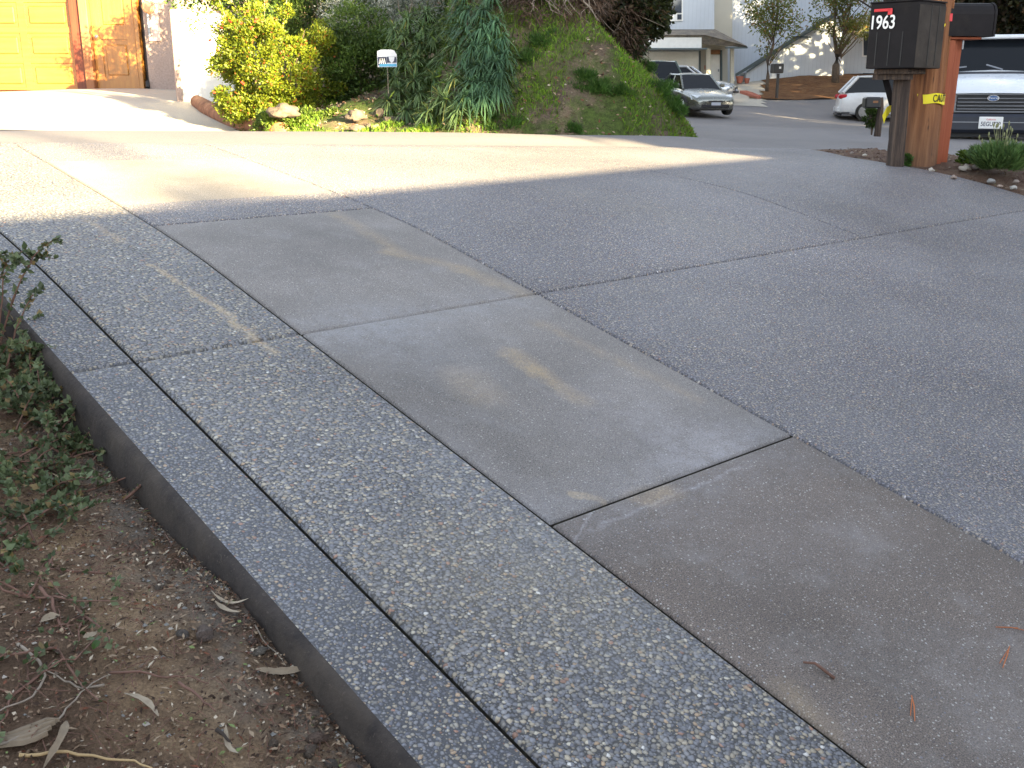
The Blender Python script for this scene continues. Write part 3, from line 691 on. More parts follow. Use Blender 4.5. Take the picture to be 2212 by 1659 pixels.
def bush(name, center, rad, n, nclump, csize, ln, wd, mat, label, cat, stem=None, group=None, floor=None, up=.3, fill=.35, base=None):
    base = base if base is not None else (center[0], center[1], center[2]-rad[2])
    root = empty(name, base, 0, label, cat, group)
    p, out = lumpy(np.array(center)-np.array(base), np.array(rad), n, nclump, csize, fill)
    if floor is not None: 
        k = p[:, 2] > floor; p = p[k]; out = out[k]
    m_ = len(p)
    d = unitv(out+rng.normal(size=(m_, 3))*.6+np.array([0, 0, up]))
    v, f = leaves(p, d, rng.normal(size=(m_, 3))*.6+out, ln*(.7+.6*rng.random(m_)), wd*(.7+.6*rng.random(m_)))
    npmesh('foliage', v, f, mat, root)
    mb = MB()
    for i in range(7):
        a = rng.random()*6.28; q = np.array([math.cos(a)*rad[0]*.6, math.sin(a)*rad[1]*.5, rad[2]*(1+.6*rng.random())])
        mb.tube([(0, 0, -.1), q*.45+np.array([0, 0, .05]), q], [.03*rad[2]+.006, .02*rad[2]+.004, .003], 6)
    mb.build('stem', stem or M['bark'], root)
    return root
def whorls(heads, blade_n, ln, wd, droop, root, mat, nm='foliage'):
    """rosettes of long arching blades; heads: (pos, axis)"""
    V_, F_s = [], []; o = 0
    for pos, ax in heads:
        n = blade_n; ax = unitv(np.array(ax)); a = rng.random(n)*6.283
        t1 = unitv(np.cross(ax, [0.3, .2, .9])) if abs(ax[2]) < .9 else unitv(np.cross(ax, [1, 0, 0])); t2 = np.cross(ax, t1)
        el = rng.random(n)**.8*1.25-.1
        d = (np.cos(a)*np.cos(el))[:, None]*t1+(np.sin(a)*np.cos(el))[:, None]*t2+np.sin(el)[:, None]*ax
        L_ = ln*(.6+.6*rng.random(n)); s = unitv(np.cross(d, [0, 0, 1.])+1e-3)
        ks_ = np.array([0, .3, .65, 1.]); ws = np.array([.6, 1, .75, .05])
        P_ = []
        st = pos-ax*ln*.3*rng.random(n)[:, None]
        for k_, w_ in zip(ks_, ws):
            c = st+d*(L_*k_)[:, None]+np.array([0, 0, -1])*(droop*L_*k_**2)[:, None]
            P_ += [c-s*wd*w_*.5, c+s*wd*w_*.5]
        vv = np.stack(P_, 1).reshape(-1, 3); V_.append(vv)
        b = o+np.arange(n)[:, None]*8
        for q in range(3): F_s.append(np.concatenate([b+2*q, b+2*q+1, b+2*q+3, b+2*q+2], 1))
        o += n*8
    return npmesh(nm, np.concatenate(V_), np.concatenate(F_s), mat, root)
def grass(pos, ln, wd, lean=.35):
    n = len(pos); d = unitv(np.stack([rng.normal(size=n)*lean, rng.normal(size=n)*lean, np.ones(n)], 1)); s = unitv(np.cross(d, rdir(n)))
    L_ = (ln*(.5+rng.random(n)))[:, None]
    v = np.stack([pos-s*wd*.5, pos+s*wd*.5, pos+d*L_*.55+s*wd*.35, pos+d*L_+np.array([0, 0, -.15])*L_+d*0+rng.normal(size=(n, 3))*.12*L_], 1).reshape(-1, 3)
    return v, np.arange(n*4).reshape(-1, 4)

# ------------------------------------------------------------------ left: wooden garage
GY = 21.0
gz0 = g(-9, GY)+.01
root = empty('garage_building', (-9.0, GY, gz0), 0, 'house front with golden panelled garage door, wooden side door and pinkish stucco wall', 'house')
def gx(px): return at(px, 150, GY)[0]+9.0           # local x of a bearing
def gzl(py): return at(200, py, GY)[2]-gz0
def bx(mb, x0, x1, y0, y1, z0, z1, mi=0, bev=0.): mb.box(((x0+x1)/2, (y0+y1)/2, (z0+z1)/2), (x1-x0, y1-y0, z1-z0), 0, mi, bev=bev)
mb = MB(); bx(mb, -8, gx(395), .32, 7, -.5, 3.1); bx(mb, gx(320), gx(395), 0, .32, -.4, 3.1); bx(mb, -8, gx(320), -.0, .32, 2.32, 3.1)
mb.build('wall', M['stucco'], root)
mb = MB(); bx(mb, -8.4, gx(420), -.45, 7.5, 3.1, 3.35); mb.build('roof', M['shingle'], root)
# garage door: rails, stiles and raised panels
mb = MB(); x1 = gx(164); x0 = x1-4.9; H = 2.25; bx(mb, x0, x1, .13, .17, 0, H)
nr = 4; rh = H/nr; nc = 5; cw = (x1-x0)/nc
for i in range(nr+1): bx(mb, x0, x1, .10, .135, max(0, i*rh-.055), min(H, i*rh+.055), bev=.004)
for j in range(nc+1): bx(mb, max(x0, x0+j*cw-.07), min(x1, x0+j*cw+.07), .095, .132, 0, H)
for i in range(nr):
    for j in range(nc): bx(mb, x0+j*cw+.14, x0+(j+1)*cw-.14, .09, .134, i*rh+.12, (i+1)*rh-.12, bev=.025)
mb.build('garage_door', M['garage_wood'], root)
mb = MB(); bx(mb, gx(164), gx(186), -.02, .31, -.05, 2.32, bev=.01); bx(mb, x0-.2, gx(164), -.02, .12, 2.25, 2.32); mb.build('door_frame', M['dark_wood'], root)
mb = MB(); bx(mb, gx(187), gx(205), -.10, .30, -.05, 2.31, bev=.01); mb.build('post', M['post_wood'], root)
mb = MB(); bx(mb, gx(206), gx(297), .08, .14, .0, 2.1)
dx0, dx1 = gx(206), gx(297)
for a_, b_ in ((0, .14), (.80, .94)): bx(mb, dx0+(dx1-dx0)*a_, dx0+(dx1-dx0)*(b_+.05), .05, .081, 0, 2.1)
for z_ in (0, .95, 1.9): bx(mb, dx0, dx1, .048, .079, z_, z_+.18)
bx(mb, dx0+.22, dx1-.2, .055, .085, .28, .85, bev=.02); bx(mb, dx0+.22, dx1-.2, .055, .085, 1.22, 1.82, bev=.02)
door = mb.build('side_door', M['door_wood'], root)
mb = MB(); mb.lathe([(.0, -.05), (.03, -.045), (.03, 0), (.012, .02), (.012, .05)], (dx0+.1, .0, 1.0), 'Y', 12); mb.build('handle', M['grey_metal'], door)
mb = MB(); bx(mb, gx(298), gx(308), .0, .31, -.03, 2.31, bev=.01); mb.build('door_jamb', M['door_wood'], root)
mb = MB(); mb.tube([(gx(314), .15, .0), (gx(314), .15, 2.3)], .05, 10); mb.tube([(gx(318), -.06, .05), (gx(316), 0, .16)], .04, 8); mb.build('downpipe', M['black'], root)
mb = MB(); bx(mb, gx(330), gx(354), -.05, -.002, gzl(89), 2.6); mb.build('meter_panel', M['pink'], root)
mb = MB(); mb.lathe([(.10, 0), (.12, -.02), (.12, -.09), (.09, -.12), (.03, -.13)], (gx(337), -.05, gzl(16)), 'Y', 20); mb.build('gas_meter', simple('meter_face', (.55, .30, .16), .3), root)
mb = MB(); mb.tube([(gx(333), -.08, gzl(30)), (gx(333), -.08, gzl(80))], .03, 8); mb.build('conduit', M['grey_metal'], root)
mb = MB(); bx(mb, gx(396), gx(414), .9, 1.0, -.4, 2.6); mb.build('side_gate', M['teal'], root)
# stub garden wall
p = at(425, 222, 17.0); w0 = empty('garden_wall', (p[0], p[1], p[2]), R(20), 'low white rendered garden wall end beside the yellow green shrub', 'wall')
mb = MB(); mb.box((.55, .14, .60), (1.5, .27, 1.52)); mb.build('wall_face', M['white_wall'], w0)
mb = MB(); mb.box((-.245, .14, .62), (.09, .31, 1.56), bev=.01); mb.box((.6, .14, 1.385), (1.6, .31, .045)); mb.build('wall_end', M['stucco'], w0)
# log edging
mb = MB(); path = [at(425, 212, 16.5), at(450, 226, 15.6), at(490, 247, 14.6), at(530, 262, 13.8), at(575, 276, 13.1), at(610, 284, 12.6)]
path = [np.array([q[0], q[1], g(q[0], q[1])+.07]) for q in path]
mb.tube(path, [.10, .12, .11, .12, .11, .09], 12); o_ = mb.build('log_edging', M['log'], smooth=True); tag(o_, 'long red brown log edging the shrub bed along the curved concrete drive', 'log')

def hz1(x, y): return hillz(x, y)
# ------------------------------------------------------------------ shrubs by the drive
c = at(590, 150, 14.0)
s1 = bush('yellow_green_shrub', (c[0]+.04, c[1], c[2]), (.84, .75, .82), 36000, 190, .13, .040, .022, M['lf_yellow'], 'sunlit yellow green shrub with red berries, spreading in front of the white wall end', 'shrub', fill=.45)
p, o2 = lumpy((0, 0, .80), np.array((.8, .7, .8)), 60, 30, .14, .8); p = p[p[:, 0] < .1]
for q in p[:22]:
    mb = MB(); mb.lathe([(0, -.016), (.014, -.008), (.016, 0), (.012, .010), (0, .014)], tuple(q+np.array([-.1, -.3, -.1])), n=6); mb.build('berry', M['berry'], s1)
# sprays standing above the shrub
mb = MB(); V_, F_s = [], []; off = 0
for (dx, hh, bend) in ((-.72, 1.05, -.5), (-.60, 1.5, -.75), (-.45, 1.75, -.3), (-.30, 1.35, .2), (-.55, 1.2, -.9), (-.2, 1.6, -.5), (.1, 1.3, .3), (-.7, 1.65, -1.1), (-.5, 1.95, -1.5)):
    pth = [np.array([dx*.6+bend*t_*t_*.6, rng.normal()*.1+.1*t_, .75+hh*t_-.25*abs(bend)*t_**2]) for t_ in np.linspace(0, 1, 9)]
    mb.tube(pth, [.010, .009, .008, .007, .006, .005, .004, .003, .002], 5)
    n = 110; tt = rng.random(n)**.7*8; i0 = np.minimum(tt.astype(int), 7); fr = (tt-i0)[:, None]; P_ = np.array(pth); c_ = P_[i0]*(1-fr)+P_[i0+1]*fr+rng.normal(size=(n, 3))*.02
    v, f = leaves(c_, rdir(n)+np.array([0, 0, .2]), rdir(n), .055, .04); V_.append(v); F_s.append(f+off); off += len(v)
sb = mb.build('spray_stem', M['grey_twig'], s1); npmesh('spray_leaves', np.concatenate(V_), np.concatenate(F_s), M['lf_yellow'], sb)

c = at(775, 150, 14.5)
bush('dark_green_shrub', (c[0], c[1], c[2]), (.50, .6, .80), 20000, 100, .17, .045, .024, M['lf_dark'], 'shaded dark green shrub between the sunlit shrub and the small blue and white sign', 'shrub', fill=.4)
c = at(700, 20, 16.2)
bush('dark_green_shrub', (c[0], c[1], c[2]), (.95, .6, .65), 14000, 80, .22, .05, .028, M['lf_dark'], 'dark leafy shrub rising behind the sunlit shrub, top cut off by the frame', 'shrub', fill=.3)
c = at(560, -20, 17.5)
bush('dark_green_shrub', (c[0], c[1], c[2]), (1.5, .7, 1.0), 16000, 80, .28, .06, .035, M['lf_dark'], 'dark shrub in deep shade above the white wall end', 'shrub', fill=.3)
c = at(800, 50, 15.2)
bush('silver_leaved_shrub', (c[0], c[1], c[2]), (.75, .5, .60), 9000, 70, .16, .035, .018, M['lf_gray'], 'silvery grey leaved shrub with pale flower heads above the dark green shrub', 'shrub', stem=M['grey_twig'], fill=.3, up=.5)
c = at(640, 268, 12.9)
bush('ground_shrub', (c[0], c[1], c[2]+.0), (.62, .3, .17), 9000, 60, .09, .035, .018, M['lf_ground'], 'low bright green ground cover shrub at the street edge under the sunlit shrub', 'shrub', fill=.3)
c = at(560, 240, 13.6)
bush('ground_shrub', (c[0], c[1], c[2]+.0), (.5, .3, .26), 9000, 60, .11, .038, .02, M['lf_yellow'], 'low olive green skirt of shrub hanging over the log edging', 'shrub', fill=.3)
c = at(735, 262, 12.9)
bush('ground_shrub', (c[0], c[1], c[2]+.0), (.2, .22, .16), 2600, 26, .07, .035, .018, M['lf_ground'], 'small low green shrub left of the split logs', 'shrub', fill=.3)

def on_hill(px, py):
    r = ray(px, py); r = r/r[1]
    d = 10.8
    while d < 22:
        if r[2]*d+EYE <= hillz(r[0]*d, d): break
        d += .04
    return np.array([r[0]*d, d, r[2]*d+EYE])
# spiky plants
def spiky(name, heads, ln, wd, droop, nb, mat, label, base):
    heads = [(px, py, min(d, on_hill(px, py)[1]-.38)) for px, py, d in heads]
    root = empty(name, base, 0, label, 'plant', 'spiky leaved plants at the foot of the slope')
    b = np.array(base); hs = [(at(px, py, d)-b, (rng.normal()*.25, -.55+rng.normal()*.2, .7)) for px, py, d in heads]
    whorls(hs, nb, ln, wd, droop, root, mat)
    mb = MB()
    for q, a in hs: mb.tube([q+np.array([-q[0]*.25, .20, -.42]), q+np.array([-q[0]*.1, .14, -.2]), q], [.022, .016, .010], 6)
    mb.build('stem', M['dark_bark'], root)
    # dead skirt that closes the inside
    n = 2500; p = np.array([q for q, _ in hs])[rng.integers(0, len(hs), n)]+rng.normal(size=(n, 3))*np.array([.09, .05, .12])+np.array([0, .15, -.12])
    v, f = leaves(p, rdir(n)+np.array([0, 0, -.4]), rdir(n), .12, .02); npmesh('dead_leaves', v, f, M['lf_dark'], root)
    return root
hs = [(850, 110, 13.2), (875, 130, 13.0), (925, 150, 12.9), (880, 40, 13.6), (920, 25, 13.7), (850, 60, 13.5), (970, 60, 13.4), (905, 90, 13.2), (870, 75, 13.4), (940, 75, 13.2), (985, 95, 13.2), (955, 120, 13.0), (900, 125, 13.0), (860, 190, 12.6), (905, 200, 12.5), (950, 205, 12.5), (880, 235, 12.3), (925, 240, 12.3), (965, 215, 12.4),
      (985, 165, 12.8), (855, 165, 12.8), (895, 170, 12.7), (940, 165, 12.8), (840, 215, 12.6), (990, 235, 12.4), (915, 55, 13.6), (960, 45, 13.7)]
q = at(915, 285, 12.6); spiky('spiky_plant', hs, .24, .017, .5, 80, M['lf_spike'], 'grey green spiky plant with rosettes of drooping narrow leaves right of the small sign', (q[0], q[1], hz1(q[0], q[1])-.1))
hs = [(1010, 20, 14.0), (1045, 20, 14.0), (1070, 45, 13.7), (1040, 60, 13.5), (1010, 60, 13.5), (1085, 80, 13.5), (1055, 95, 13.3), (1020, 100, 13.3), (1090, 115, 13.4), (1070, 135, 13.1), (1035, 140, 13.0),
      (1005, 135, 13.0), (1085, 155, 13.1), (1050, 175, 12.9), (1020, 175, 12.9), (1010, 205, 12.7), (1040, 205, 12.8), (1075, 185, 12.9), (985, 20, 14.2), (985, 65, 13.7), (1000, -20, 14.5), (1060, -15, 14.5)]
q = at(1045, 285, 12.2); spiky('spiky_plant', hs, .25, .016, .75, 80, M['lf_spike2'], 'large dark green spiky plant arching against the grassy slope', (q[0], q[1], hz1(q[0], q[1])-.1))
c = at(870, 25, 15.0)
bush('silver_leaved_shrub', (c[0], c[1], c[2]), (.55, .4, .45), 5000, 50, .13, .03, .016, M['lf_gray'], 'grey shrub with white flower heads behind the spiky plants', 'shrub', stem=M['grey_twig'], fill=.3, up=.5)
c = at(940, 0, 15.8)
bush('dark_green_shrub', (c[0], c[1], c[2]), (.9, .5, .6), 9000, 60, .2, .05, .028, M['lf_dark'], 'dark shrub on the slope above the spiky plants', 'shrub', fill=.3)

# small yard sign
q = at(836, 126, 12.3); sg = empty('yard_sign', (q[0], q[1], q[2]), R(-6), 'small blue and white yard sign with a rounded top standing among the shrubs', 'sign')
W_, H_ = .225, .19
mb = MB(); poly = [(-W_/2, -H_/2), (W_/2, -H_/2), (W_/2, H_*.22), (W_*.38, H_*.45), (W_*.2, H_*.5), (-W_*.3, H_*.5), (-W_*.5, H_*.42)]
mb.add([(x, 0, z) for x, z in poly]+[(x, .006, z) for x, z in poly], [tuple(range(7)), tuple(range(13, 6, -1))]+[(i, (i+1) % 7, 7+(i+1) % 7, 7+i) for i in range(7)])
mb.build('panel', M['sign_white'], sg)
mb = MB(); mb.box((.055, -.003, -.015), (.11, .003, .065)); mb.box((-.055, -.003, -.03), (.10, .003, .09)); mb.build('dark_print', M['sign_navy'], sg)
mb = MB(); mb.box((.01, -.003, -.075), (.20, .004, .03)); mb.build('blue_band', M['sign_blue'], sg)
mb = MB(); mb.add([(.02, -.006, .015), (.09, -.006, .015), (.08, -.006, -.03), (.055, -.006, -.05), (.03, -.006, -.03)], [(0, 1, 2, 3, 4)]); mb.build('shield_mark', M['sign_white'], sg)
mb = MB()
for a_ in (-.08, -.055, -.03): mb.tube([(a_-.012, -.008, -.06), (a_, -.008, 0), (a_+.012, -.008, -.06)], .005, 5)
mb.build('white_print', M['white'], sg)
mb = MB(); mb.tube([(0, .01, -.42), (0, .01, .0)], .006, 8); mb.build('stake', M['black'], sg)

# rocks and logs
import bmesh
def rock_mesh(name, r, seed, mat, sub=3):
    bm = bmesh.new(); bmesh.ops.create_icosphere(bm, subdivisions=sub, radius=1)
    for v in bm.verts:
        n_ = mnoise.fractal(v.co*1.3+Vector((seed, 0, 0)), 1., 2., 4); n2 = mnoise.cell(v.co*1.7+Vector((seed, 3, 1)))
        v.co *= 1+.38*n_+.2*n2
        v.co = Vector((v.co.x*r[0], v.co.y*r[1], v.co.z*r[2]))
    me = bpy.data.meshes.new(name); bm.to_mesh(me); bm.free(); me.materials.append(mat)
    me.polygons.foreach_set('use_smooth', [True]*len(me.polygons)); return me
def put(name, me, loc, rz, label, cat, group=None, sc=1.0):
    o = bpy.data.objects.new(name, me); COL.objects.link(o); o.location = tuple(map(float, loc)); o.rotation_euler = (0, 0, rz); o.scale = (sc,)*3
    return tag(o, label, cat, group)
put('rock', rock_mesh('rock', (.17, .12, .085), 1.3, M['rock']), at(612, 237, 12.55)+[0, 0, -.02], .3, 'large tan rock half hidden under the sunlit shrub', 'rock')
put('rock', rock_mesh('rock', (.11, .09, .07), 2.3, M['rock']), at(768, 250, 12.3), .3, 'brown rock below the dark green shrub', 'rock')
put('rock', rock_mesh('rock', (.07, .05, .05), 4.3, M['rock']), at(800, 278, 12.0), 1.3, 'small pale rock at the street edge below the split logs', 'rock')
put('rock', rock_mesh('rock', (.05, .05, .05), 5.3, simple('lichen_rock', (.32, .30, .10), .9)), at(812, 279, 11.9), 1.3, 'small yellowish lichen rock at the street edge', 'rock')
put('rock', rock_mesh('rock', (.10, .06, .04), 6.3, M['rock']), at(775, 278, 12.0), .2, 'flat brown rock leaning at the street edge', 'rock')
def logo(px, py, d, ln, r, rz, label):
    q = at(px, py, d); mb = MB(); mb.lathe([(r*.9, -ln/2), (r, -ln/2+.01), (r*.95, 0), (r, ln/2-.01), (r*.9, ln/2)], axis='X', n=14)
    o = mb.build('split_log', M['rock'], smooth=False); o.location = tuple(q); o.rotation_euler = (0, 0, rz); tag(o, label, 'log')
logo(852, 262, 12.2, .26, .055, .5, 'grey sawn log lying at the foot of the spiky plant')
logo(826, 243, 12.4, .15, .05, 1.2, 'short upright tan log end beside the dark shrub')
mb = MB(); q = at(1160, 276, 11.5); mb.tube([q+[-.05, 0, .02], q+[.0, 0, .03], q+[.10, -.02, .0]], [.02, .016, .006], 6); o_ = mb.build('bark_piece', M['grey_twig']); tag(o_, 'pale curled bark piece lying below the spiky plants', 'bark')

# ------------------------------------------------------------------ hillside growth
def patch(x, y): return fbm(x, y, .85, 11.0, 3)
P_ = []
while len(P_) < 34000:
    x = rng.uniform(-2.6, 4.8); y = rng.uniform(11.1, 15.5) if rng.random() < .85 else rng.uniform(15, 34)
    d = pdist(HB, x, y)
    if d < .02: continue
    pv = patch(x, y)+(.45 if x > 1.2 and d < 1.0 else 0)+(.15 if x < .2 and d < .9 else 0)-(.35 if d > 1.9 else 0)-(.25 if .5 < x < 1.6 and d < 1.0 else 0)
    if pv > .0+rng.random()*.24: P_.append((x, y, hillz(x, y)-.01))
v, f = grass(np.array(P_), .062, .006); o_ = npmesh('hill_grass', v, f, M['lf_grass']); tag(o_, 'short bright green grass in patches over the bare slope', 'grass', kind='stuff')
P_ = []
while len(P_) < 5000:
    x = rng.uniform(-2.6, 4.2); y = rng.uniform(11.1, 14.5)
    if pdist(HB, x, y) > .02: P_.append((x, y, hillz(x, y)+.005))
P_ = np.array(P_); v, f = leaves(P_, rdir(len(P_))*np.array([1, 1, .4]), rdir(len(P_))+np.array([0, -1, 1]), .05, .02); o_ = npmesh('hill_litter', v, f, M['litter']); tag(o_, 'dead leaves and bark bits scattered over the slope', 'litter', kind='stuff')
for px, py, r_, lb in ((1180, 88, .22, 'green weed clump highest on the slope beside the spiky plant'), (1135, 132, .17, 'green weed clump touching the right side of the dark spiky plant'), (1262, 168, .15, 'green weed clump in the middle of the bare slope'),
                     (1290, 192, .17, 'green weed clump right of the middle of the slope, above a streak of sun'), (1345, 200, .12, 'small weed clump nearest the sunlit streak'), (1250, 190, .1, 'little weed tuft low in the middle of the slope'),
                     (1085, 262, .2, 'bright green weed clump at the street edge under the dark spiky plant'), (1240, 280, .08, 'leafy weed at the street edge in the middle of the slope')):
    q = on_hill(px, py); bush('weed_clump', (q[0], q[1]+.03, q[2]-.02), (r_*1.15, r_*.8, r_*.55), int(2600*r_/.2), 22, r_*.35, .06, .010, M['lf_weed'], lb, 'plant', group='weeds on the slope', up=1.0, fill=.1)
for k, (px, py) in enumerate(((1395, 150), (1372, 118), (1425, 200), (1450, 235))):
    q = on_hill(px, py); bush('hill_shrub', (q[0], q[1], q[2]+.02), (.17, .14, .09), 1500, 18, .06, .055, .010, M['lf_weed'],
        ['green tuft on the right edge of the slope below the dark tree', 'green tuft high on the right edge of the slope', 'green tuft on the right edge of the slope beside the dark green car', 'green tuft low on the right edge of the slope'][k], 'plant', group='tufts along the right edge of the slope', up=1.0)
# dead brush and roots at the top
for k, (px, py, rr, n) in enumerate(((1190, 15, (.8, .35, .42), 7000), (1290, 45, (.8, .4, .45), 8000), (1350, 110, (.18, .2, .2), 900))):
    q = on_hill(px, max(py, 1)); 
    bush('dead_brush', (q[0], q[1]+.05, q[2]+.12), rr, n, 40, .2, .12, .010, M['lf_brush'], ['brown dead brush at the top of the slope, above the bare earth', 'tangle of brown dead roots hanging beside the dark tree', 'brown dead brush at the foot of the dark tree'][k], 'plant', stem=M['grey_twig'], group='dead brush along the top of the slope', up=-.5, fill=.2)
    if k < 2:
        mb = MB()
        for i in range(26):
            a = q+np.array([rng.uniform(-.5, .5), rng.uniform(-.25, 0), rng.uniform(.1, .35)]); pth = [a]
            for s_ in range(4): a = a+np.array([rng.normal()*.06+.02, -.03+rng.normal()*.02, -.075]); pth.append(a)
            mb.tube(pth, [.010, .008, .006, .004, .002], 5)
        o_ = mb.build('hanging_root', M['grey_twig']); tag(o_, ['pale bare roots hanging from the eroded top of the slope', 'grey roots hanging under the brown tangle left of the dark tree'][k], 'roots')
# the dark tree on the slope
def tree(name, base, h, crown_c, crown_r, n, nclump, csize, ln, wd, mat, bark, trunk_r, label, cat='tree', group=None, forks=None, fill=.3, floor=None, limbs=9):
    root = empty(name, base, 0, label, cat, group)
    cc = np.array(crown_c, float); cr = np.array(crown_r, float)
    mb = MB()
    if forks:
        for fk in forks: mb.tube(fk[0], fk[1], 9)
    else:
        mb.tube([(0, 0, -.3), (rng.normal()*.02*h, 0, h*.3), (cc[0]*.5, cc[1]*.5, h*.6), tuple(cc+np.array([0, 0, cr[2]*.7]))], [trunk_r*1.2, trunk_r, trunk_r*.7, trunk_r*.15], 10)
    cd = rdir(nclump); crr = (fill+(1-fill)*rng.random(nclump)**.6)[:, None]; ctr = cd*crr*cr+cc
    tr = mb.build('trunk', bark, root, smooth=True)
    mb = MB()
    for i in range(min(limbs*4, nclump)):
        b = ctr[i]; s_ = np.array([cc[0]*.5, cc[1]*.5, max(h*.25, b[2]-abs(b[0]-cc[0])*.9-.25*cr[2])]); mb.tube([s_, (s_+b)/2+rng.normal(size=3)*.04*cr[0], b], [trunk_r*.32, trunk_r*.2, trunk_r*.05], 5)
    mb.build('branch', bark, tr)
    k = rng.integers(0, nclump, n); p = ctr[k]+rdir(n)*csize*(rng.random(n)**.5)[:, None]
    out = unitv((p-cc)/cr+.5*unitv(p-ctr[k]))
    if floor is not None: kk = p[:, 2] > floor; p = p[kk]; out = out[kk]
    m_ = len(p); v, f = leaves(p, unitv(out+rng.normal(size=(m_, 3))*.7), rng.normal(size=(m_, 3))+out*.5, ln*(.7+.6*rng.random(m_)), wd*(.7+.6*rng.random(m_)))
    npmesh('crown', v, f, mat, root); return root
q = on_hill(1366, 122); print('tree at', q)
q = np.array([q[0], q[1], hillz(q[0], q[1])])
tree('dark_tree', q, 2.2, (.02, .0, 1.0), (.46, .4, 1.0), 13000, 80, .15, .06, .042, M['lf_tree'], M['dark_bark'], .09, 'dark leafed tree on the right shoulder of the slope before the white house', floor=-.12)
tree('dark_tree', on_hill(1300, 40)+np.array([-.3, 1.2, .2]), 4, (0, .3, 2.4), (1.8, 1.2, 1.5), 14000, 70, .4, .11, .07, M['lf_tree'], M['dark_bark'], .12, 'dark evergreen tree above the dead brush, mostly above the frame', floor=1.0)

# ------------------------------------------------------------------ far white house
HY = 55.0
hb = at(1560, 188, HY); root = empty('white_house', hb, 0, 'pale blue white house with shingled porch roof, outside stair and white front door', 'house')
def X5(px, py=100): return at(px, py, HY)[0]-hb[0]
def Z5(py, px=1560): return at(px, py, HY)[2]-hb[2]
def slabp(mb, pxs, y0, y1, mi=0):   # vertical polygon in the house front given by bearings
    n = len(pxs); a = [(X5(x, y), y0, Z5(y)) for x, y in pxs]; b = [(p_[0], y1, p_[2]) for p_ in a]
    mb.add(a+b, [tuple(range(n)), tuple(range(2*n-1, n-1, -1))]+[(i, (i+1) % n, n+(i+1) % n, n+i) for i in range(n)], mi)
mb = MB(); slabp(mb, [(1290, 75), (1530, 75), (1530, -180), (1290, -180)], -1.6, 6)
slabp(mb, [(1290, 215), (1508, 215), (1508, 76), (1290, 76)], -.4, 6)
slabp(mb, [(1574, 240), (2330, 240), (2330, -180), (1574, -180)], .6, 8); mb.build('wall', M['house_wall'], root)
mb = MB(); slabp(mb, [(1531, 70), (1574, 90), (1574, -180), (1531, -180)], -.9, 4)
slabp(mb, [(1509, 215), (1573.5, 215), (1573.5, 92), (1509, 92)], .2, 3); mb.build('side_wall', M['house_beige'], root)  # corner face in shadow: its shade is put into the beige siding colour
mb = MB(); a = [(X5(1290), -3.1, Z5(82)), (X5(1545), -3.1, Z5(100)), (X5(1590), -2.4, Z5(106)), (X5(1590), -2.3, Z5(100)), (X5(1530), -1.55, Z5(66)), (X5(1290), -1.55, Z5(66))]
mb.add([(X5(1290), -3.0, Z5(82)), (X5(1500), -3.0, Z5(82)), (X5(1590), -2.6, Z5(104)), (X5(1530), -1.58, Z5(67)), (X5(1290), -1.58, Z5(67)),
        (X5(1290), -2.9, Z5(84)), (X5(1500), -2.9, Z5(84)), (X5(1590), -2.5, Z5(107)), (X5(1550), -.5, Z5(96)), (X5(1574), .58, Z5(86))],
       [(0, 1, 3, 4), (1, 2, 3), (3, 2, 9), (5, 6, 7, 8), (0, 1, 6, 5), (1, 2, 7, 6), (2, 7, 9)])
mb.build('porch_roof', M['shingle'], root)
mb = MB(); slabp(mb, [(1290, 109), (1494, 109), (1494, 84), (1290, 84)], -2.85, -2.6); mb.build('fascia', M['trim_white'], root)
mb = MB(); slabp(mb, [(1290, 111.5), (1506, 111.5), (1506, 108.5), (1290, 108.5)], -2.92, -2.86); slabp(mb, [(1507, 170), (1510, 170), (1510, 110), (1507, 110)], -.5, -.42); slabp(mb, [(1545, 109), (1590, 109), (1590, 106), (1545, 106)], -2.7, -2.5); mb.build('gutter', M['dark_rail'], root)
mb = MB(); slabp(mb, [(1300, 200), (1505, 200), (1505, 112), (1300, 112)], -.5, -.42)
for i in range(4): slabp(mb, [(1304, 196-i*21), (1501, 196-i*21), (1501, 178-i*21), (1304, 178-i*21)], -.52, -.5)
mb.build('garage_door', M['trim_white'], root)
mb = MB(); slabp(mb, [(1533, 186), (1556, 186), (1556, 118), (1533, 118)], .12, .19); dd_ = mb.build('front_door', M['trim_white'], root)
mb = MB(); mb.box((X5(1553, 150), .1, Z5(152)), (.06, .06, .12)); mb.build('handle', M['grey_metal'], dd_)
mb = MB(); slabp(mb, [(1529, 188), (1532, 188), (1532, 108), (1529, 108)], .06, .19); slabp(mb, [(1557, 188), (1561, 188), (1561, 108), (1557, 108)], .06, .19); mb.build('door_frame', M['dark_rail'], root)
mb = MB(); slabp(mb, [(1533, 117), (1556, 117), (1556, 108), (1533, 108)], .1, .19); mb.build('transom', M['brown_trim'], root)
for a_, b_ in ((1511, 1520), (1562, 1569)):
    mb = MB(); slabp(mb, [(a_, 190), (b_, 190), (b_, 106), (a_, 106)], -1.9, -1.7); mb.build('porch_column', M['house_beige'], root)
mb = MB(); slabp(mb, [(1523, 150), (1529, 150), (1529, 141), (1523, 141)], .17, .2); mb.build('red_plaque', M['brick'], root)
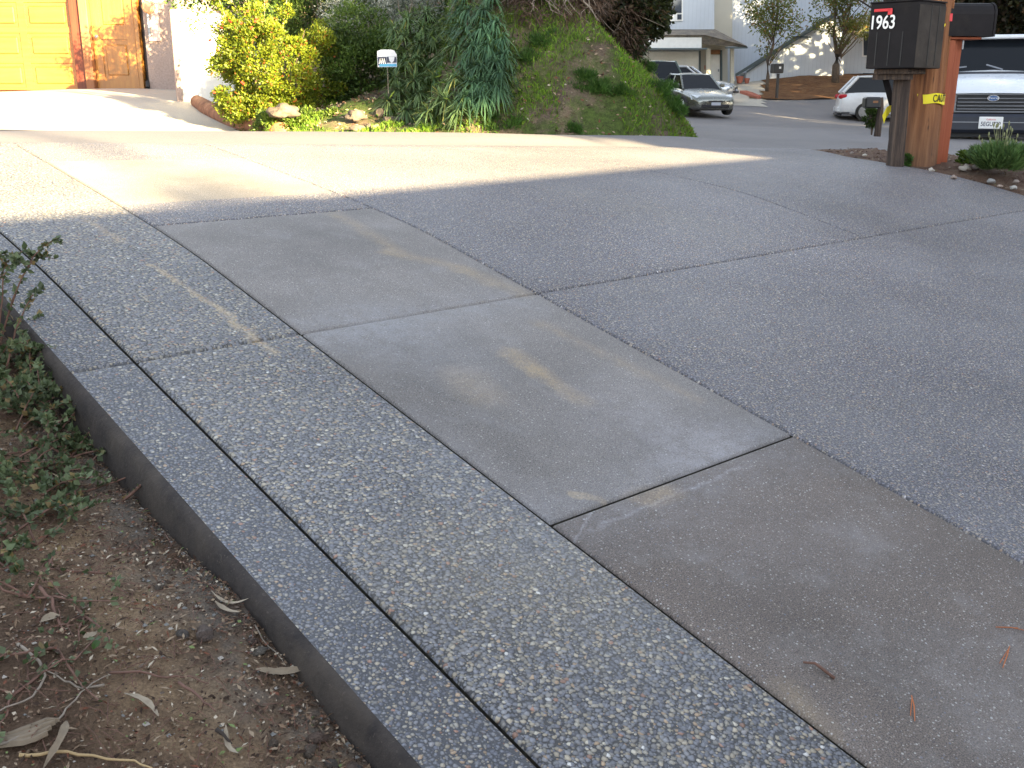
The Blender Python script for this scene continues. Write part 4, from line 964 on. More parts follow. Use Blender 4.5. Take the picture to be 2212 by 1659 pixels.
# windows
mb = MB(); slabp(mb, [(1436, 50), (1464, 50), (1464, -60), (1436, -60)], -1.66, -1.6); wf = mb.build('window', M['trim_white'], root)
mb = MB(); slabp(mb, [(1439, 33), (1461, 33), (1461, -55), (1439, -55)], -1.69, -1.661); slabp(mb, [(1452, 47), (1461, 47), (1461, 36), (1452, 36)], -1.69, -1.661); mb.build('pane', M['hglass'], wf)
mb = MB(); slabp(mb, [(1870, 122), (1900, 122), (1900, 70), (1870, 70)], .54, .6); wf = mb.build('window', M['trim_white'], root)
mb = MB(); slabp(mb, [(1873, 119), (1897, 119), (1897, 73), (1873, 73)], .52, .539); mb.build('pane', M['hglass'], wf)
mb = MB(); slabp(mb, [(1614, 187), (1624, 187), (1624, 178), (1614, 178)], -1.03, -.94); mb.build('vent', M['trim_white'], root)
# stair
mb = MB(); slabp(mb, [(1603, 215), (1603, 158), (1700, 92), (1793, 40), (2330, 40), (2330, 50), (1810, 48), (1810, 215)], -.9, .55); mb.build('stair_wall', M['house_wall'], root)
mb = MB(); slabp(mb, [(1580, 166), (1580, 160), (1650, 116), (1793, 28), (1793, 38), (1650, 125)], -1.1, -.95); slabp(mb, [(1698, 83), (1738, 84), (1738, 81), (1698, 80)], -1.1, -.95)
slabp(mb, [(1604, 158), (1700, 94), (1700, 91), (1604, 154)], -1.05, -.92); mb.build('stair_rail', M['dark_rail'], root)
mb = MB(); slabp(mb, [(1655, 197), (1735, 171), (1900, 168), (2330, 168), (2330, 165), (1900, 165), (1735, 168), (1655, 194)], -.98, -.92); mb.build('base_trim', M['dark_rail'], root)
q = at(1597, 188, 53.5)
mb = MB(); mb.lathe([(.12, 0), (.19, .3), (.2, .34), (.17, .35)], (0, 0, 0), n=16); mb.lathe([(.09, 0), (.14, .22), (.15, .25), (.1, .26)], (.34, -.1, 0), n=16)
o_ = mb.build('flower_pot', M['brick']); o_.location = (q[0], q[1], g(q[0], q[1])+.05); tag(o_, 'red clay pots standing at the foot of the outside stair', 'pot')
pth = [at(1605, 200, 49.5), at(1620, 204, 48.5), at(1637, 213, 47)]; mb = MB()
for a_, b_ in zip(pth[:-1], pth[1:]):
    for k in range(7):
        c_ = a_+(b_-a_)*(k+.5)/7; mb.box((c_[0], c_[1], g(c_[0], c_[1])+.07), (.22, .3, .16), .6, bev=.02)
o_ = mb.build('brick_edging', M['brick']); tag(o_, 'red brick edging between the far drive and the rust coloured mulch', 'edging')

# slender trees before the house
def sl_tree(px, pyb, d, fk, cc, cr, n, lb):
    b = at(px, pyb, d); b[2] = g(b[0], b[1])+.02
    tree('slender_tree', b, 3, cc, cr, n, 55, .42, .13, .07, M['lf_olive'], M['bark'], .09, lb, group='slender trees in front of the pale house', forks=fk, fill=.15, floor=cc[2]-cr[2]*1.1)
sl_tree(1656, 196, 49.5, [([(0, 0, -.2), (.02, 0, .7), (-.05, 0, 1.4), (.15, 0, 2.0)], [.085, .08, .075, .07]), ([(.15, 0, 2.0), (.25, 0, 3.2), (.3, 0, 5.5)], [.065, .05, .02])], (.12, 0, 3.45), (1.2, .9, 1.9), 3700, 'slender olive tree with a dark thin trunk behind the far mailbox')
sl_tree(1805, 180, 51, [([(0, 0, -.2), (-.05, 0, .8), (-.02, 0, 1.3)], [.2, .17, .14]), ([(-.02, 0, 1.2), (-.28, 0, 2.2), (-.3, 0, 5)], [.1, .07, .02]), ([(-.02, 0, 1.2), (.5, 0, 2.1), (1.4, 0, 3.6)], [.09, .06, .02]), ([(-.02, 0, 1.2), (.2, 0, 2.4), (.7, 0, 4.8)], [.07, .05, .02])], (.35, 0, 3.5), (1.7, 1.1, 1.9), 5200, 'forked olive tree with a thick pale trunk left of the black mailboxes')
b = at(1790, 20, 44); b[2] = g(b[0]+4.5, b[1])
tree('roadside_tree', b+np.array([5.2, 0, 0]), 6, (-3.6, 0, 5.9), (2.7, 1.6, 1.2), 6500, 50, .5, .16, .1, M['lf_tree'], M['dark_bark'], .16, 'dark tree branch reaching in from behind the black mailbox over the olive trees', floor=4.4)
# trees behind the van
for k, (px, d, cz, rx) in enumerate(((2095, 30, 2.9, 1.9), (2130, 27, 2.7, 2.6), (2260, 29, 3.2, 3.2), (2400, 26, 3.2, 3.2))):
    b = at(px, 250, d); b[2] = g(b[0], b[1])
    tree('street_tree', b, 5, (0, 0, cz), (rx, 1.6, 2.6), 15000, 90, .55, .15, .09, M['lf_back'], M['dark_bark'], .16, ['dark tree behind the utility pole', 'dark tree behind the white van roof', 'dark tree right of the white van', 'dark tree beyond the right edge of the road'][k], group='dark trees behind the white van', fill=.2)

# far mailbox
q = at(1678, 210, 47); zt = g(q[0], q[1]); r_ = empty('far_mailbox', (q[0], q[1], zt+.03), R(8), 'small black mailbox on a single post in front of the mulch bank', 'mailbox')
mb = MB(); mb.box((0, .02, .5), (.10, .10, 1.1)); mb.build('post', M['black'], r_)
mb = MB(); mb.box((0, .2, 1.27), (.44, .5, .40), bev=.03); mb.build('box', M['black'], r_)
mb = MB(); mb.box((.04, -.055, 1.30), (.09, .008, .09)); mb.build('paper', M['white'], r_)

# ------------------------------------------------------------------ vehicles
def wheel(parent, x, y, r, w=.2, face=1):
    mb = MB(); mb.lathe([(r*.62, -w/2), (r*.95, -w/2), (r, -w*.3), (r, w*.3), (r*.95, w/2), (r*.62, w/2)], (x, y, r), 'Y', 28); wh = mb.build('wheel', M['tyre'], parent)
    mb = MB(); yy = y+face*w*.5
    mb.lathe([(r*.64, -.02), (r*.66, .004), (r*.56, .008), (r*.54, -.03), (r*.1, -.03)][::1], (x, yy, r), 'Y', 28)
    for k in range(5):
        a = k*2*math.pi/5+.3; mb.tube([(x+math.cos(a)*r*.1, yy+face*.004, r+math.sin(a)*r*.1), (x+math.cos(a)*r*.58, yy+face*.004, r+math.sin(a)*r*.58)], r*.075, 6)
    mb.lathe([(r*.14, -.01), (r*.14, .02), (r*.08, .026)], (x, yy, r), 'Y', 12); mb.build('rim', M['rim'], wh)
def ring(x, hw, zb, zt, n=0, crown=.03):
    pts_ = [(x, 0, zb), (x, hw*.8, zb), (x, hw*.97, zb+.06), (x, hw, zb+(zt-zb)*.45), (x, hw*.985, zt-(zt-zb)*.22), (x, hw*.90, zt-.03), (x, hw*.7, zt+crown*.5), (x, 0, zt+crown)]
    return pts_+[(p_[0], -p_[1], p_[2]) for p_ in pts_[-2:0:-1]]
def car(name, loc, rz, sts, cab, paintm, label, wheels, wr, extras=None, group=None, tilt=0.0):
    root = empty(name, loc, rz, label, 'car', group); root.rotation_euler = (0, tilt, rz)
    mb = MB(); mb.loft([ring(*s_) for s_ in sts], closed=True); bd = mb.build('body', paintm, root, smooth=True, sub=2)
    # greenhouse: glass volume, roof, pillars.  cab: list of (x, z, halfwidth) bottom-front, top-front, top-rear, bottom-rear
    (xa, za, ha), (xb, zb, hb_), (xc, zc, hc), (xd, zd, hd) = cab
    mb = MB(); vs = []
    for s_ in (1, -1): vs += [(xa, s_*ha, za-.05), (xb, s_*hb_, zb), (xc, s_*hc, zc), (xd, s_*hd, zd-.05)]
    mb.add(vs, [(0, 1, 2, 3), (7, 6, 5, 4), (0, 4, 5, 1), (1, 5, 6, 2), (2, 6, 7, 3), (3, 7, 4, 0)]); gl = mb.build('windows', M['glass'], root)
    mb = MB(); mb.loft([[(xb+.06, -hb_*.98, zb-.01), (xb+.06, -hb_*.6, zb+.04), (xb+.06, 0, zb+.05), (xb+.06, hb_*.6, zb+.04), (xb+.06, hb_*.98, zb-.01)],
                        [((xb+xc)/2, -hb_*1.02, zb+.01), ((xb+xc)/2, -hb_*.7, zb+.07), ((xb+xc)/2, 0, zb+.085), ((xb+xc)/2, hb_*.7, zb+.07), ((xb+xc)/2, hb_*1.02, zb+.01)],
                        [(xc-.06, -hc*.98, zc-.01), (xc-.06, -hc*.6, zc+.04), (xc-.06, 0, zc+.05), (xc-.06, hc*.6, zc+.04), (xc-.06, hc*.98, zc-.01)]], cap=True)
    mb.build('roof', paintm, root, smooth=True, sub=1)
    for s_ in (1, -1):
        mb = MB(); mb.tube([(xa, s_*ha, za-.04), (xb, s_*hb_, zb+.005)], .038, 6); mb.tube([(xd, s_*hd, zd-.04), (xc, s_*hc, zc+.005)], .06, 6)
        xm = (xb+xc)/2; mb.tube([(xm, s_*(ha+hd)/2*1.005, za-.03), (xm, s_*hb_*1.01, zb+.01)], .035, 6); mb.tube([(xb, s_*hb_, zb), (xc, s_*hc, zc)], .035, 6); mb.build('window_pillar', paintm, root)
    for (x, y) in wheels: wheel(root, x, y, wr, .21, 1 if y > 0 else -1)
    for s_ in (1, -1):
        mb = MB(); mb.box((xa-.25, s_*(ha+.14), za+.08), (.09, .2, .13), bev=.03); mb.build('wing_mirror', paintm, root)
    if extras: extras(root)
    return root
SED = [(2.28, .52, .30, .52, 0, .01), (2.2, .72, .20, .62, 0, .02), (1.95, .82, .17, .70, 0, .03), (1.4, .875, .17, .80, 0, .04), (.85, .885, .17, .90, 0, .04), (-.2, .885, .17, .92, 0, .03), (-1.3, .88, .17, .95, 0, .04), (-1.9, .85, .18, .95, 0, .04), (-2.2, .78, .22, .90, 0, .02), (-2.3, .6, .32, .72, 0, .01)]
CABS = [(.95, .92, .72), (.25, 1.36, .56), (-.75, 1.36, .56), (-1.5, .98, .70)]
def sedan_front(root):
    for s_ in (1, -1):
        mb = MB(); mb.loft([[(2.20, s_*.42, .60), (2.24, s_*.42, .52), (2.14, s_*.66, .52), (2.08, s_*.68, .64)], [(2.02, s_*.46, .69), (2.20, s_*.45, .58), (1.98, s_*.80, .56), (1.75, s_*.78, .73)]], closed=True); mb.build('headlight', M['lamp_clear'], root)
    mb = MB(); mb.box((2.285, 0, .34), (.03, 1.0, .10), bev=.01); mb.box((2.29, 0, .50), (.02, .5, .05)); mb.build('grille', M['grille_dark'], root)
    mb = MB(); mb.box((2.30, 0, .42), (.02, .34, .1)); mb.build('number_plate', M['sign_white'], root)
def sedan_side(root): sedan_front(root)
WS = [(1.4, .80), (1.4, -.80), (-1.35, .80), (-1.35, -.80)]
q = at(1492, 250, 39.2); zt = g(q[0], q[1])+.02
print('car z', q, zt)
car('parked_car', (q[0], q[1], zt), R(-78), SED, CABS, M['car_silver'], 'dark silver sedan facing the camera, parked at the foot of the slope', WS, .33, sedan_front, 'parked cars', tilt=R(1.5))
q = at(1473, 220, 45.5); zt = g(q[0], q[1])+.02
car('parked_car', (q[0], q[1], zt), R(-22), SED, CABS, M['car_silver2'], 'bright silver car seen side on behind the dark silver sedan, before the white garage', WS, .33, sedan_front, 'parked cars')
q = at(1418, 215, 41.5); zt = g(q[0], q[1])+.02
car('parked_car', (q[0], q[1], zt), R(-80), [(a, b, c_, d*1.18, e, f2) for a, b, c_, d, e, f2 in SED], [(.95, 1.1, .74), (.35, 1.68, .6), (-1.6, 1.68, .6), (-2.0, 1.15, .72)], M['car_green'], 'dark green car with only its roof and windscreen showing over the slope', WS, .36, sedan_front, 'parked cars')
VAN = [(2.4, .62, .28, .60, 0, .01), (2.3, .82, .22, .78, 0, .03), (1.6, .92, .18, .98, 0, .04), (1.0, .95, .18, 1.05, 0, .03), (-1.0, .96, .18, 1.08, 0, .03), (-1.9, .95, .20, 1.08, 0, .03), (-2.3, .90, .25, 1.06, 0, .02), (-2.42, .82, .30, .70, 0, .01)]
def mini(root):
    for s_ in (1, -1):
        mb = MB(); mb.box((-2.26, s_*.80, .90), (.34, .16, .17), bev=.05); mb.build('tail_light', M['lamp_red'], root)
    mb = MB(); mb.box((-2.38, 0, .42), (.16, 1.6, .24), bev=.06); mb.build('bumper', M['car_white'], root)
    mb = MB(); mb.box((-2.35, 0, .24), (.2, 1.5, .08), bev=.02); mb.build('bumper_trim', M['grille_dark'], root)
    mb = MB()
    for s_ in (1, -1): mb.tube([(.4, s_*.56, 1.72), (-1.6, s_*.56, 1.74)], .018, 6)
    mb.build('roof_rack', M['black'], root)
    mb = MB(); mb.box((-2.15, -.98, .30), (.0001+.3, .02, .0001+.05)); mb.build('mudflap', M['grille_dark'], root)
q = at(1890, 262, 40); q = q+np.array([1.25, .8, 0]); zt = g(q[0], q[1])
print('mini z', q, zt)
car('parked_car', (q[0], q[1], zt-.02), R(-12), VAN, [(1.15, 1.08, .80), (.35, 1.62, .66), (-1.75, 1.62, .66), (-2.28, 1.08, .82)], M['car_white'], 'white minivan seen from its rear left corner beyond the mailbox posts', [(1.5, .85), (1.5, -.85), (-1.45, .86), (-1.45, -.86)], .34, mini, 'parked cars')

# white van behind the posts: front toward the camera (local -y is forward)
q = at(2135, 300, 17.3); zt = g(q[0], q[1]+.9); vz = q[2]-.0
print('van z', q[2], zt)
vr = empty('white_van', (q[0], q[1], vz), R(-20), 'white van facing the camera with dark bumper, right of the redwood board', 'van')
def zz(py): return at(2135, py, 17.3)[2]-q[2]
mb = MB()
def vring(y, hw, z0, z1, r_=.12):
    return [(-hw*.92, y, z0), (-hw, y, z0+.1), (-hw, y, z1-r_*2.2), (-hw*.96, y, z1-r_), (-hw*.80, y, z1), (0, y, z1+.03), (hw*.80, y, z1), (hw*.96, y, z1-r_), (hw, y, z1-r_*2.2), (hw, y, z0+.1), (hw*.92, y, z0)]
zh = zz(157)
mb.loft([vring(.75, .98, .45, zh+.02, .06), vring(.9, .99, .35, zh+.05, .08), vring(1.4, .99, .3, zz(68)*.995, .25), vring(2.2, 1.0, .3, zz(68), .2), vring(5.2, 1.0, .3, zz(68), .2)], closed=True); mb.build('body', M['van_white'], vr, smooth=False)
mb = MB(); rr_ = []
for y, z, hw in ((.03, zz(203), .90), (.05, zz(192), .91), (.35, zz(172), .93), (.85, zh, .94)): rr_.append([(-hw, y+.04, z-.05), (-hw*.93, y, z), (-hw*.4, y-.03, z+.012), (0, y-.035, z+.014), (hw*.4, y-.03, z+.012), (hw*.93, y, z), (hw, y+.04, z-.05)])
mb.loft(rr_, cap=False); mb.build('hood', M['van_white'], vr, smooth=True)
mb = MB(); mb.box((0, .45, zz(225)), (1.86, .7, zz(200)-zz(246)), bev=.05); mb.build('front_panel', M['grille_bar'], vr)
gt, gb = zz(204), zz(242)
mb = MB(); mb.box((0, .09, (gt+gb)/2), (1.10, .04, gt-gb)); gr = mb.build('grille', M['grille_dark'], vr)
mb = MB()
for z_ in (gt-.0, gb+.0): mb.box((0, .05, z_), (1.14, .05, .028), bev=.008)
for s_ in (-1, 1): mb.box((s_*.565, .05, (gt+gb)/2), (.03, .05, gt-gb), bev=.008)
for py in (213, 221, 229, 236): mb.box((0, .055, zz(py)), (1.06, .04, .022), bev=.006)
mb.build('grille_bar', M['grille_bar'], gr)
mb = MB(); mb.lathe([(.0, -.02), (.085, -.02), (.09, -.01), (.09, .03)], (0, 0, 0), 'Y', 28); em = mb.build('emblem', M['chrome'], gr); em.location = (0, .035, zz(212)); em.scale = (1.05, 1, .55)
mb = MB(); mb.lathe([(.0, -.023), (.075, -.023), (.075, .0)], (0, 0, 0), 'Y', 28); mb.build('emblem_face', M['emblem'], em)
text('emblem_script', 'Ford', .06, M['white'], em, (0, -.026, 0), (math.pi/2, 0, 0), .001, 0, 1.2)
for s_ in (-1, 1):
    mb = MB(); mb.box((s_*.76, .09, (gt+gb)/2), (.30, .06, gt-gb), bev=.02); mb.build('headlight', M['lamp_clear'], vr)
mb = MB(); mb.box((0, .12, (zz(246)+zz(287))/2), (1.96, .34, zz(246)-zz(287)), bev=.05); mb.build('bumper', M['bumper'], vr)
mb = MB(); mb.box((0, -.055, zz(264)), (1.9, .012, .014)); mb.build('bumper_strip', M['grey_metal'], vr)
mb = MB(); mb.box((0, .25, zz(291)), (1.6, .3, .08)); mb.build('valance', M['grille_dark'], vr)
mb = MB(); mb.box((.0, -.075, zz(265)), (.36, .014, .19), bev=.006); pl = mb.build('number_plate', M['white'], vr)
text('plate_number', '5EGU729', .095, M['sign_navy'], pl, (0, -.084, zz(268)), (math.pi/2, 0, 0), .001, .001, .8); text('plate_state', 'California', .036, M['red'], pl, (0, -.084, zz(258)), (math.pi/2, 0, 0), .001, 0, 1)
mb = MB(); hw = .86; a_ = [(-.90, .86, zh+.01), (.90, .86, zh+.01), (.76, 1.42, zz(76)), (-.76, 1.42, zz(76))]; b_ = [(x, y+.03, z) for x, y, z in a_]
mb.add([(x, y-.12, z) for x, y, z in a_]+b_, [(0, 1, 2, 3), (7, 6, 5, 4), (0, 4, 5, 1), (1, 5, 6, 2), (2, 6, 7, 3), (3, 7, 4, 0)]); ws_ = mb.build('windscreen', M['glass'], vr)
mb = MB(); mb.box((0, 1.22, (zz(67)+zz(77))/2), (1.62, .14, zz(67)-zz(77)), bev=.02); mb.build('visor', M['van_white'], vr)
mb = MB(); mb.tube([(-.78, .68, zh+.07), (-.42, .70, zh+.11)], .012, 5); mb.tube([(-.12, .69, zh+.14), (.14, .67, zh+.06)], .012, 5); mb.build('wiper', M['grey_metal'], vr)
mb = MB(); mb.box((0, .80, zh-.0), (1.84, .14, .06)); mb.build('cowl', M['bumper'], vr)
for s_ in (-1, 1):
    mb = MB(); mb.lathe([(.2, -.11), (.33, -.11), (.35, -.08), (.35, .08), (.33, .11), (.2, .11)], (s_*.80, 1.0, .35), 'X', 28); wh = mb.build('wheel', M['tyre'], vr)
    mb = MB(); mb.lathe([(.2, -.1), (.2, .1)], (s_*.81, 1.0, .35), 'X', 20); mb.build('rim', M['rim'], wh)
    mb = MB(); mb.box((s_*1.14, .95, zh+.2), (.2, .08, .26), bev=.03); mb.build('wing_mirror', M['black'], vr)

# ------------------------------------------------------------------ mailboxes and utility pole
TH = math.atan2(V[1], V[0])     # drive cross direction
cn = at(1973, 147, 8.40)        # near bottom corner of the big box
# box local frame: x along -U (side face normal), front face normal = -V
def LF(v): return v
Uh = np.array([U[0], U[1], 0]); Uh /= np.linalg.norm(Uh); Vh = np.array([V[0], V[1], 0]); Vh /= np.linalg.norm(Vh)
W1, W2, HB_ = .415, .42, at(1980, 1, 8.40)[2]-cn[2]
bc = cn+Uh*W1/2+Vh*W2/2
ang = math.atan2(Vh[1], Vh[0])
mr = empty('locking_mailbox', (bc[0], bc[1], cn[2]), ang, 'big black steel mailbox numbered 1963 with a red flag, on a dark old post', 'mailbox')
# local axes: +x = Vh (away from front), +y = Uh
mb = MB(); mb.box((0, 0, HB_/2+.0), (W2, W1, HB_), bev=.006); mb.box((0, 0, HB_+.006), (W2+.012, W1+.012, .012), bev=.003); mb.build('body', M['box_black'], mr)
mb = MB(); mb.box((0, -W1/2-.002, HB_/2-.01), (W2-.01, .004, HB_-.03)); mb.build('side_panel', M['box_side'], mr)
mb = MB()
for x_ in (-.02, .10):
    mb = MB(); mb.box((x_, -W1/2-.005, HB_/2), (.010, .004, HB_-.04)); mb.build('seam', M['ink'], mr)
for y_ in (.13, .02, -.09):
    mb = MB(); mb.box((-W2/2-.001, y_, HB_/2-.10), (.003, .008, HB_-.24)); mb.build('seam', M['ink'], mr)
mb = MB(); mb.box((-W2/2-.010, -.0+.09, HB_-.055), (.008, .155, .022), bev=.003); mb.box((-W2/2-.010, .03, HB_-.07), (.008, .038, .045), bev=.003); mb.build('flag', M['red'], mr)
text('house_number', '1963', .145, M['white'], mr, (-W2/2-.006, .090, HB_-.150), (math.pi/2, 0, -math.pi/2), .002, .0016, .78)
pq = at(1934, 350, 8.75); pz0 = g(pq[0], pq[1])-.05
def loc_(p_): return mr.matrix_world.inverted() @ Vector(p_)
bpy.context.view_layer.update()
inv = Matrix.Translation(mr.location) @ Matrix.Rotation(ang, 4, 'Z'); inv = inv.inverted()
top = bc+Vh*.02-Uh*.0
mb = MB(); A_ = Vector((pq[0], pq[1], pz0)); B_ = Vector((pq[0]-.02, pq[1]-.02, cn[2]-.02))
rg = []
for t_ in np.linspace(0, 1, 14):
    c_ = A_.lerp(B_, t_); r_ = .056-.004*t_
    rg.append([inv @ (c_+Vector(((a*math.cos(.3)-b*math.sin(.3))*r_*(1+.08*fbm(t_*5, a*3+b, 2.)), (a*math.sin(.3)+b*math.cos(.3))*r_, 0))) for a, b in ((-1, -.75), (-.75, -1), (.75, -1), (1, -.75), (1, .75), (.75, 1), (-.75, 1), (-1, .75))])
mb.loft(rg, closed=True); mb.build('post', M['old_post'], mr)
mb = MB(); mb.box((0, 0.02, -.022), (.28, .30, .04), bev=.004); mb.box((-.05, .05, -.06), (.10, .30, .05)); mb.build('shelf', M['old_post'], mr)
mb = MB(); a_ = inv @ Vector(at(1908, 152, 8.8)); b_ = inv @ Vector(at(1927, 225, 8.85)); mb.tube([a_, b_], .032, 4); mb.build('brace', M['box_black'], mr)

# utility pole
pq = at(1981, 355, 8.98); pz = g(pq[0], pq[1]); up = empty('utility_pole', (pq[0], pq[1], pz), 0, 'thick brown wooden utility pole wrapped in yellow caution tape', 'pole')
mb = MB(); rg = []
for k in range(40):
    t_ = k/39; z = -.3+9.3*t_**1.6; r_ = .145-.010*z if z < 9 else .06
    rg.append([((r_*(1+.025*fbm(math.cos(a)*1.5, math.sin(a)*1.5+z*.4, 2.0)))*math.cos(a)+.004*z, r_*math.sin(a), z) for a in [2*math.pi*j/22 for j in range(22)]])
mb.loft(rg, closed=True); mb.build('shaft', M['pole'], up, smooth=True)
mb = MB(); mb.box((.13+.002, -.05, 2.2), (.022, .022, 4.4)); mb.build('ground_wire_cover', M['pole'], up)
# tape
tz = at(1997, 212.5, 8.85)[2]-pz
tp = empty('caution_tape', (pq[0], pq[1], pz+tz), 0, 'yellow caution tape with black letters tied round the utility pole', 'tape')
mb = MB(); n = 24; v_ = []
for k in range(n+1):
    a = math.pi*1.02+k/n*math.pi*.99; r_ = .146+.003*math.sin(k*1.7); h = .033+.012*(k/n); c_ = .006*math.sin(k*.6)-.006*(k/n)
    v_ += [(r_*math.cos(a)+.018, r_*math.sin(a), c_-h), (r_*math.cos(a)+.018, r_*math.sin(a)-.002, c_+h)]
mb.add(v_, [(2*k, 2*k+2, 2*k+3, 2*k+1) for k in range(n)]); mb.build('band', M['yellow'], tp, smooth=True)
mb = MB()
pp = [at(1962, 216, 8.92), at(1950, 224, 8.9), at(1926, 232, 8.85), at(1914, 244, 8.82)]; pp = [p_-np.array([pq[0], pq[1], pz+tz]) for p_ in pp]
wd_ = [.012, .014, .03, .045]; v_ = []
for p_, w_ in zip(pp, wd_): v_ += [tuple(p_+[0, 0, -w_]), tuple(p_+[0, 0, w_])]
pe = at(1911, 252, 8.82)-np.array([pq[0], pq[1], pz+tz]); v_ += [tuple(pe+[-.0, 0, -.06]), tuple(pe+[-.02, 0, .01])]
mb.add(v_, [(2*k, 2*k+2, 2*k+3, 2*k+1) for k in range(4)]); mb.build('loose_end', M['yellow'], tp)
# letters wrapped on the pole front
for k, ch in enumerate('CAUT'):
    a = math.pi*1.5+.10+.235*k; r_ = .1515
    text('letter', ch, .082, M['ink'], tp, (r_*math.cos(a)+.018, r_*math.sin(a), -.002), (math.pi/2, 0, a+math.pi/2), .001, .001, .62)
q = at(2031, 56, 8.70); tg = MB()
tg.add([(-.017, 0, -.045), (.017, -.01, -.045), (.017, -.01, .04), (-.017, 0, .045), (.017, -.01, -.03), (.042, .0, .005), (.040, .0, .02), (.017, -.01, .0)], [(0, 1, 2, 3), (4, 5, 6, 7)])
o_ = tg.build('tape_scrap', M['yellow']); o_.location = tuple(q); tag(o_, 'short yellow scrap of tape tacked high on the right side of the pole', 'tape')
# redwood board post with shelf and black arched mailbox
bq = at(2030, 357, 9.0); bz = g(bq[0], bq[1]); H_ = at(2052, 86, 9.0)[2]-bz
rbd = empty('arched_mailbox', (bq[0], bq[1], bz), 0, 'black arched mailbox on a redwood board post, right of the utility pole', 'mailbox')
ztop = H_
mb = MB(); mb.box((.0, .04, ztop/2-.1), (.14, .035, ztop+.2), R(0), bev=.003); mb.box((-.035, .0, ztop/2-.1), (.05, .08, ztop+.2), bev=.003)
for i in range(len(mb.v)): mb.v[i] = (mb.v[i][0]+.014*mb.v[i][2], mb.v[i][1], mb.v[i][2])
mb.build('post', M['redwood'], rbd)
mb = MB(); mb.box((.05, .03, ztop+.012), (.32, .16, .02), R(6), bev=.003); mb.build('shelf', M['redwood'], rbd)
mb = MB(); mb.box((.075, -.01, ztop-.04), (.012, .012, .07)); mb.build('bracket', M['grey_metal'], rbd)
mb = MB(); Lb = .40; rg = []
for x_ in (-.10, -.09, Lb-.10-.01, Lb-.10):
    s_ = .97 if x_ in (-.10, Lb-.10) else 1
    prof_ = [(-.09, 0), (-.09, .17), (-.083, .205), (-.064, .235), (-.035, .255), (0, .262), (.035, .255), (.064, .235), (.083, .205), (.09, .17), (.09, 0)]
    rg.append([(x_, a*s_, ztop+.026+b*s_) for a, b in prof_])
Mx = Matrix.Translation((-.015, 0, 0)) @ Matrix.Rotation(R(4), 4, 'Z')
rg = [[tuple(Mx @ Vector(p_)) for p_ in r_] for r_ in rg]
mb.loft(rg, closed=True); mb.build('box', M['box_black'], rbd)
mb = MB(); mb.loft([[tuple(Mx @ Vector((x_, a*1.05, ztop+.022+b*1.03))) for a, b in prof_] for x_ in (Lb-.105, Lb-.085)], closed=True); mb.build('door', M['box_black'], rbd)
mb = MB(); mb.box((-.085, -.10, ztop+.17), (.022, .006, .06)); mb.build('flag', M['red'], rbd)
# small dark box on a post beyond
q = at(1897, 272, 15.5); zt = g(q[0], q[1]); r_ = empty('roadside_mailbox', (q[0], q[1], q[2]), R(-10), 'small dark mailbox on a leaning post between the minivan and the pole', 'mailbox')
zb_ = at(1880, 226, 15.5)[2]-q[2]; xb_ = at(1883, 226, 15.5)[0]-q[0]
mb = MB(); mb.tube([(0, 0, -.15), (.01, 0, .25), (-.005, 0, zb_+.10)], [.05, .045, .04], 8); mb.build('post', M['old_post'], r_)
mb = MB(); mb.box((xb_, 0, zb_+.03), (.22, .34, .155), bev=.02); mb.build('box', M['black'], r_)
mb = MB(); mb.box((xb_+.03, -.175, zb_+.04), (.07, .006, .03)); mb.build('label_plate', M['brown_trim'], r_)
q2 = np.array([q[0]+.05, q[1]+.2, q[2]+.12])
bush('ivy_clump', (q[0]-.0, q[1]+.25, q[2]+.12), (.10, .1, .16), 700, 10, .06, .05, .03, M['lf_dark'], 'dark ivy growing round the foot of the small dark mailbox', 'plant')

# bush with flower stalks and bed plants
q = at(2158, 378, 8.6); zt = g(q[0], q[1])+.03
lr = empty('lavender_bush', (q[0], q[1], zt), 0, 'round green lavender bush with tall seed stalks at the right edge', 'plant')
n = 5200; a = rng.random(n)*6.28; rr_ = rng.random(n)**.5; st = np.stack([np.cos(a)*rr_*.08, np.sin(a)*rr_*.08, np.zeros(n)], 1)
d = unitv(np.stack([np.cos(a)*rr_*.85, np.sin(a)*rr_*.85, .5+rng.random(n)*.8], 1)); tlen = .05+.20*rng.random(n)
V1, F1 = leaves(st+d*tlen[:, None]*.9, unitv(d+rng.normal(size=(n, 3))*.22), rdir(n), .085, .008)
npmesh('foliage', V1, F1, M['lf_lav'], lr)
mb = MB()
for k in range(26):
    a = rng.random()*6.28; s_ = rng.uniform(.05, .55); h = rng.uniform(.26, .42)*(1-.3*s_)
    e = np.array([math.cos(a)*s_*.5, math.sin(a)*s_*.4, h]); mb.tube([e*.3, e*.7+[0, 0, .02], e], [.003, .0025, .0022], 4); mb.lathe([(0, -.004), (.007, .004), (.008, .016), (.003, .032), (0, .034)], tuple(e), n=6)
mb.build('flower_stalk', simple('stalk_tan', (.20, .21, .10), .8), lr)
q = at(2098, 352, 9.1); bush('ground_shrub', (q[0], q[1], g(q[0], q[1])+.05), (.12, .1, .07), 1500, 14, .04, .03, .018, M['lf_ground'], 'small yellow green plant beside the lavender bush', 'plant')
q = at(1932, 348, 8.85); bush('weed_clump', (q[0]+.09, q[1]-.0, g(q[0], q[1])+.03), (.05, .05, .05), 400, 8, .02, .03, .012, M['lf_weed'], 'tiny weed between the old post and the utility pole', 'plant')
st_ = [rock_mesh('stone', (1, .8, .55), s_, M['stone'], 2) for s_ in (1.1, 2.2, 3.3)]
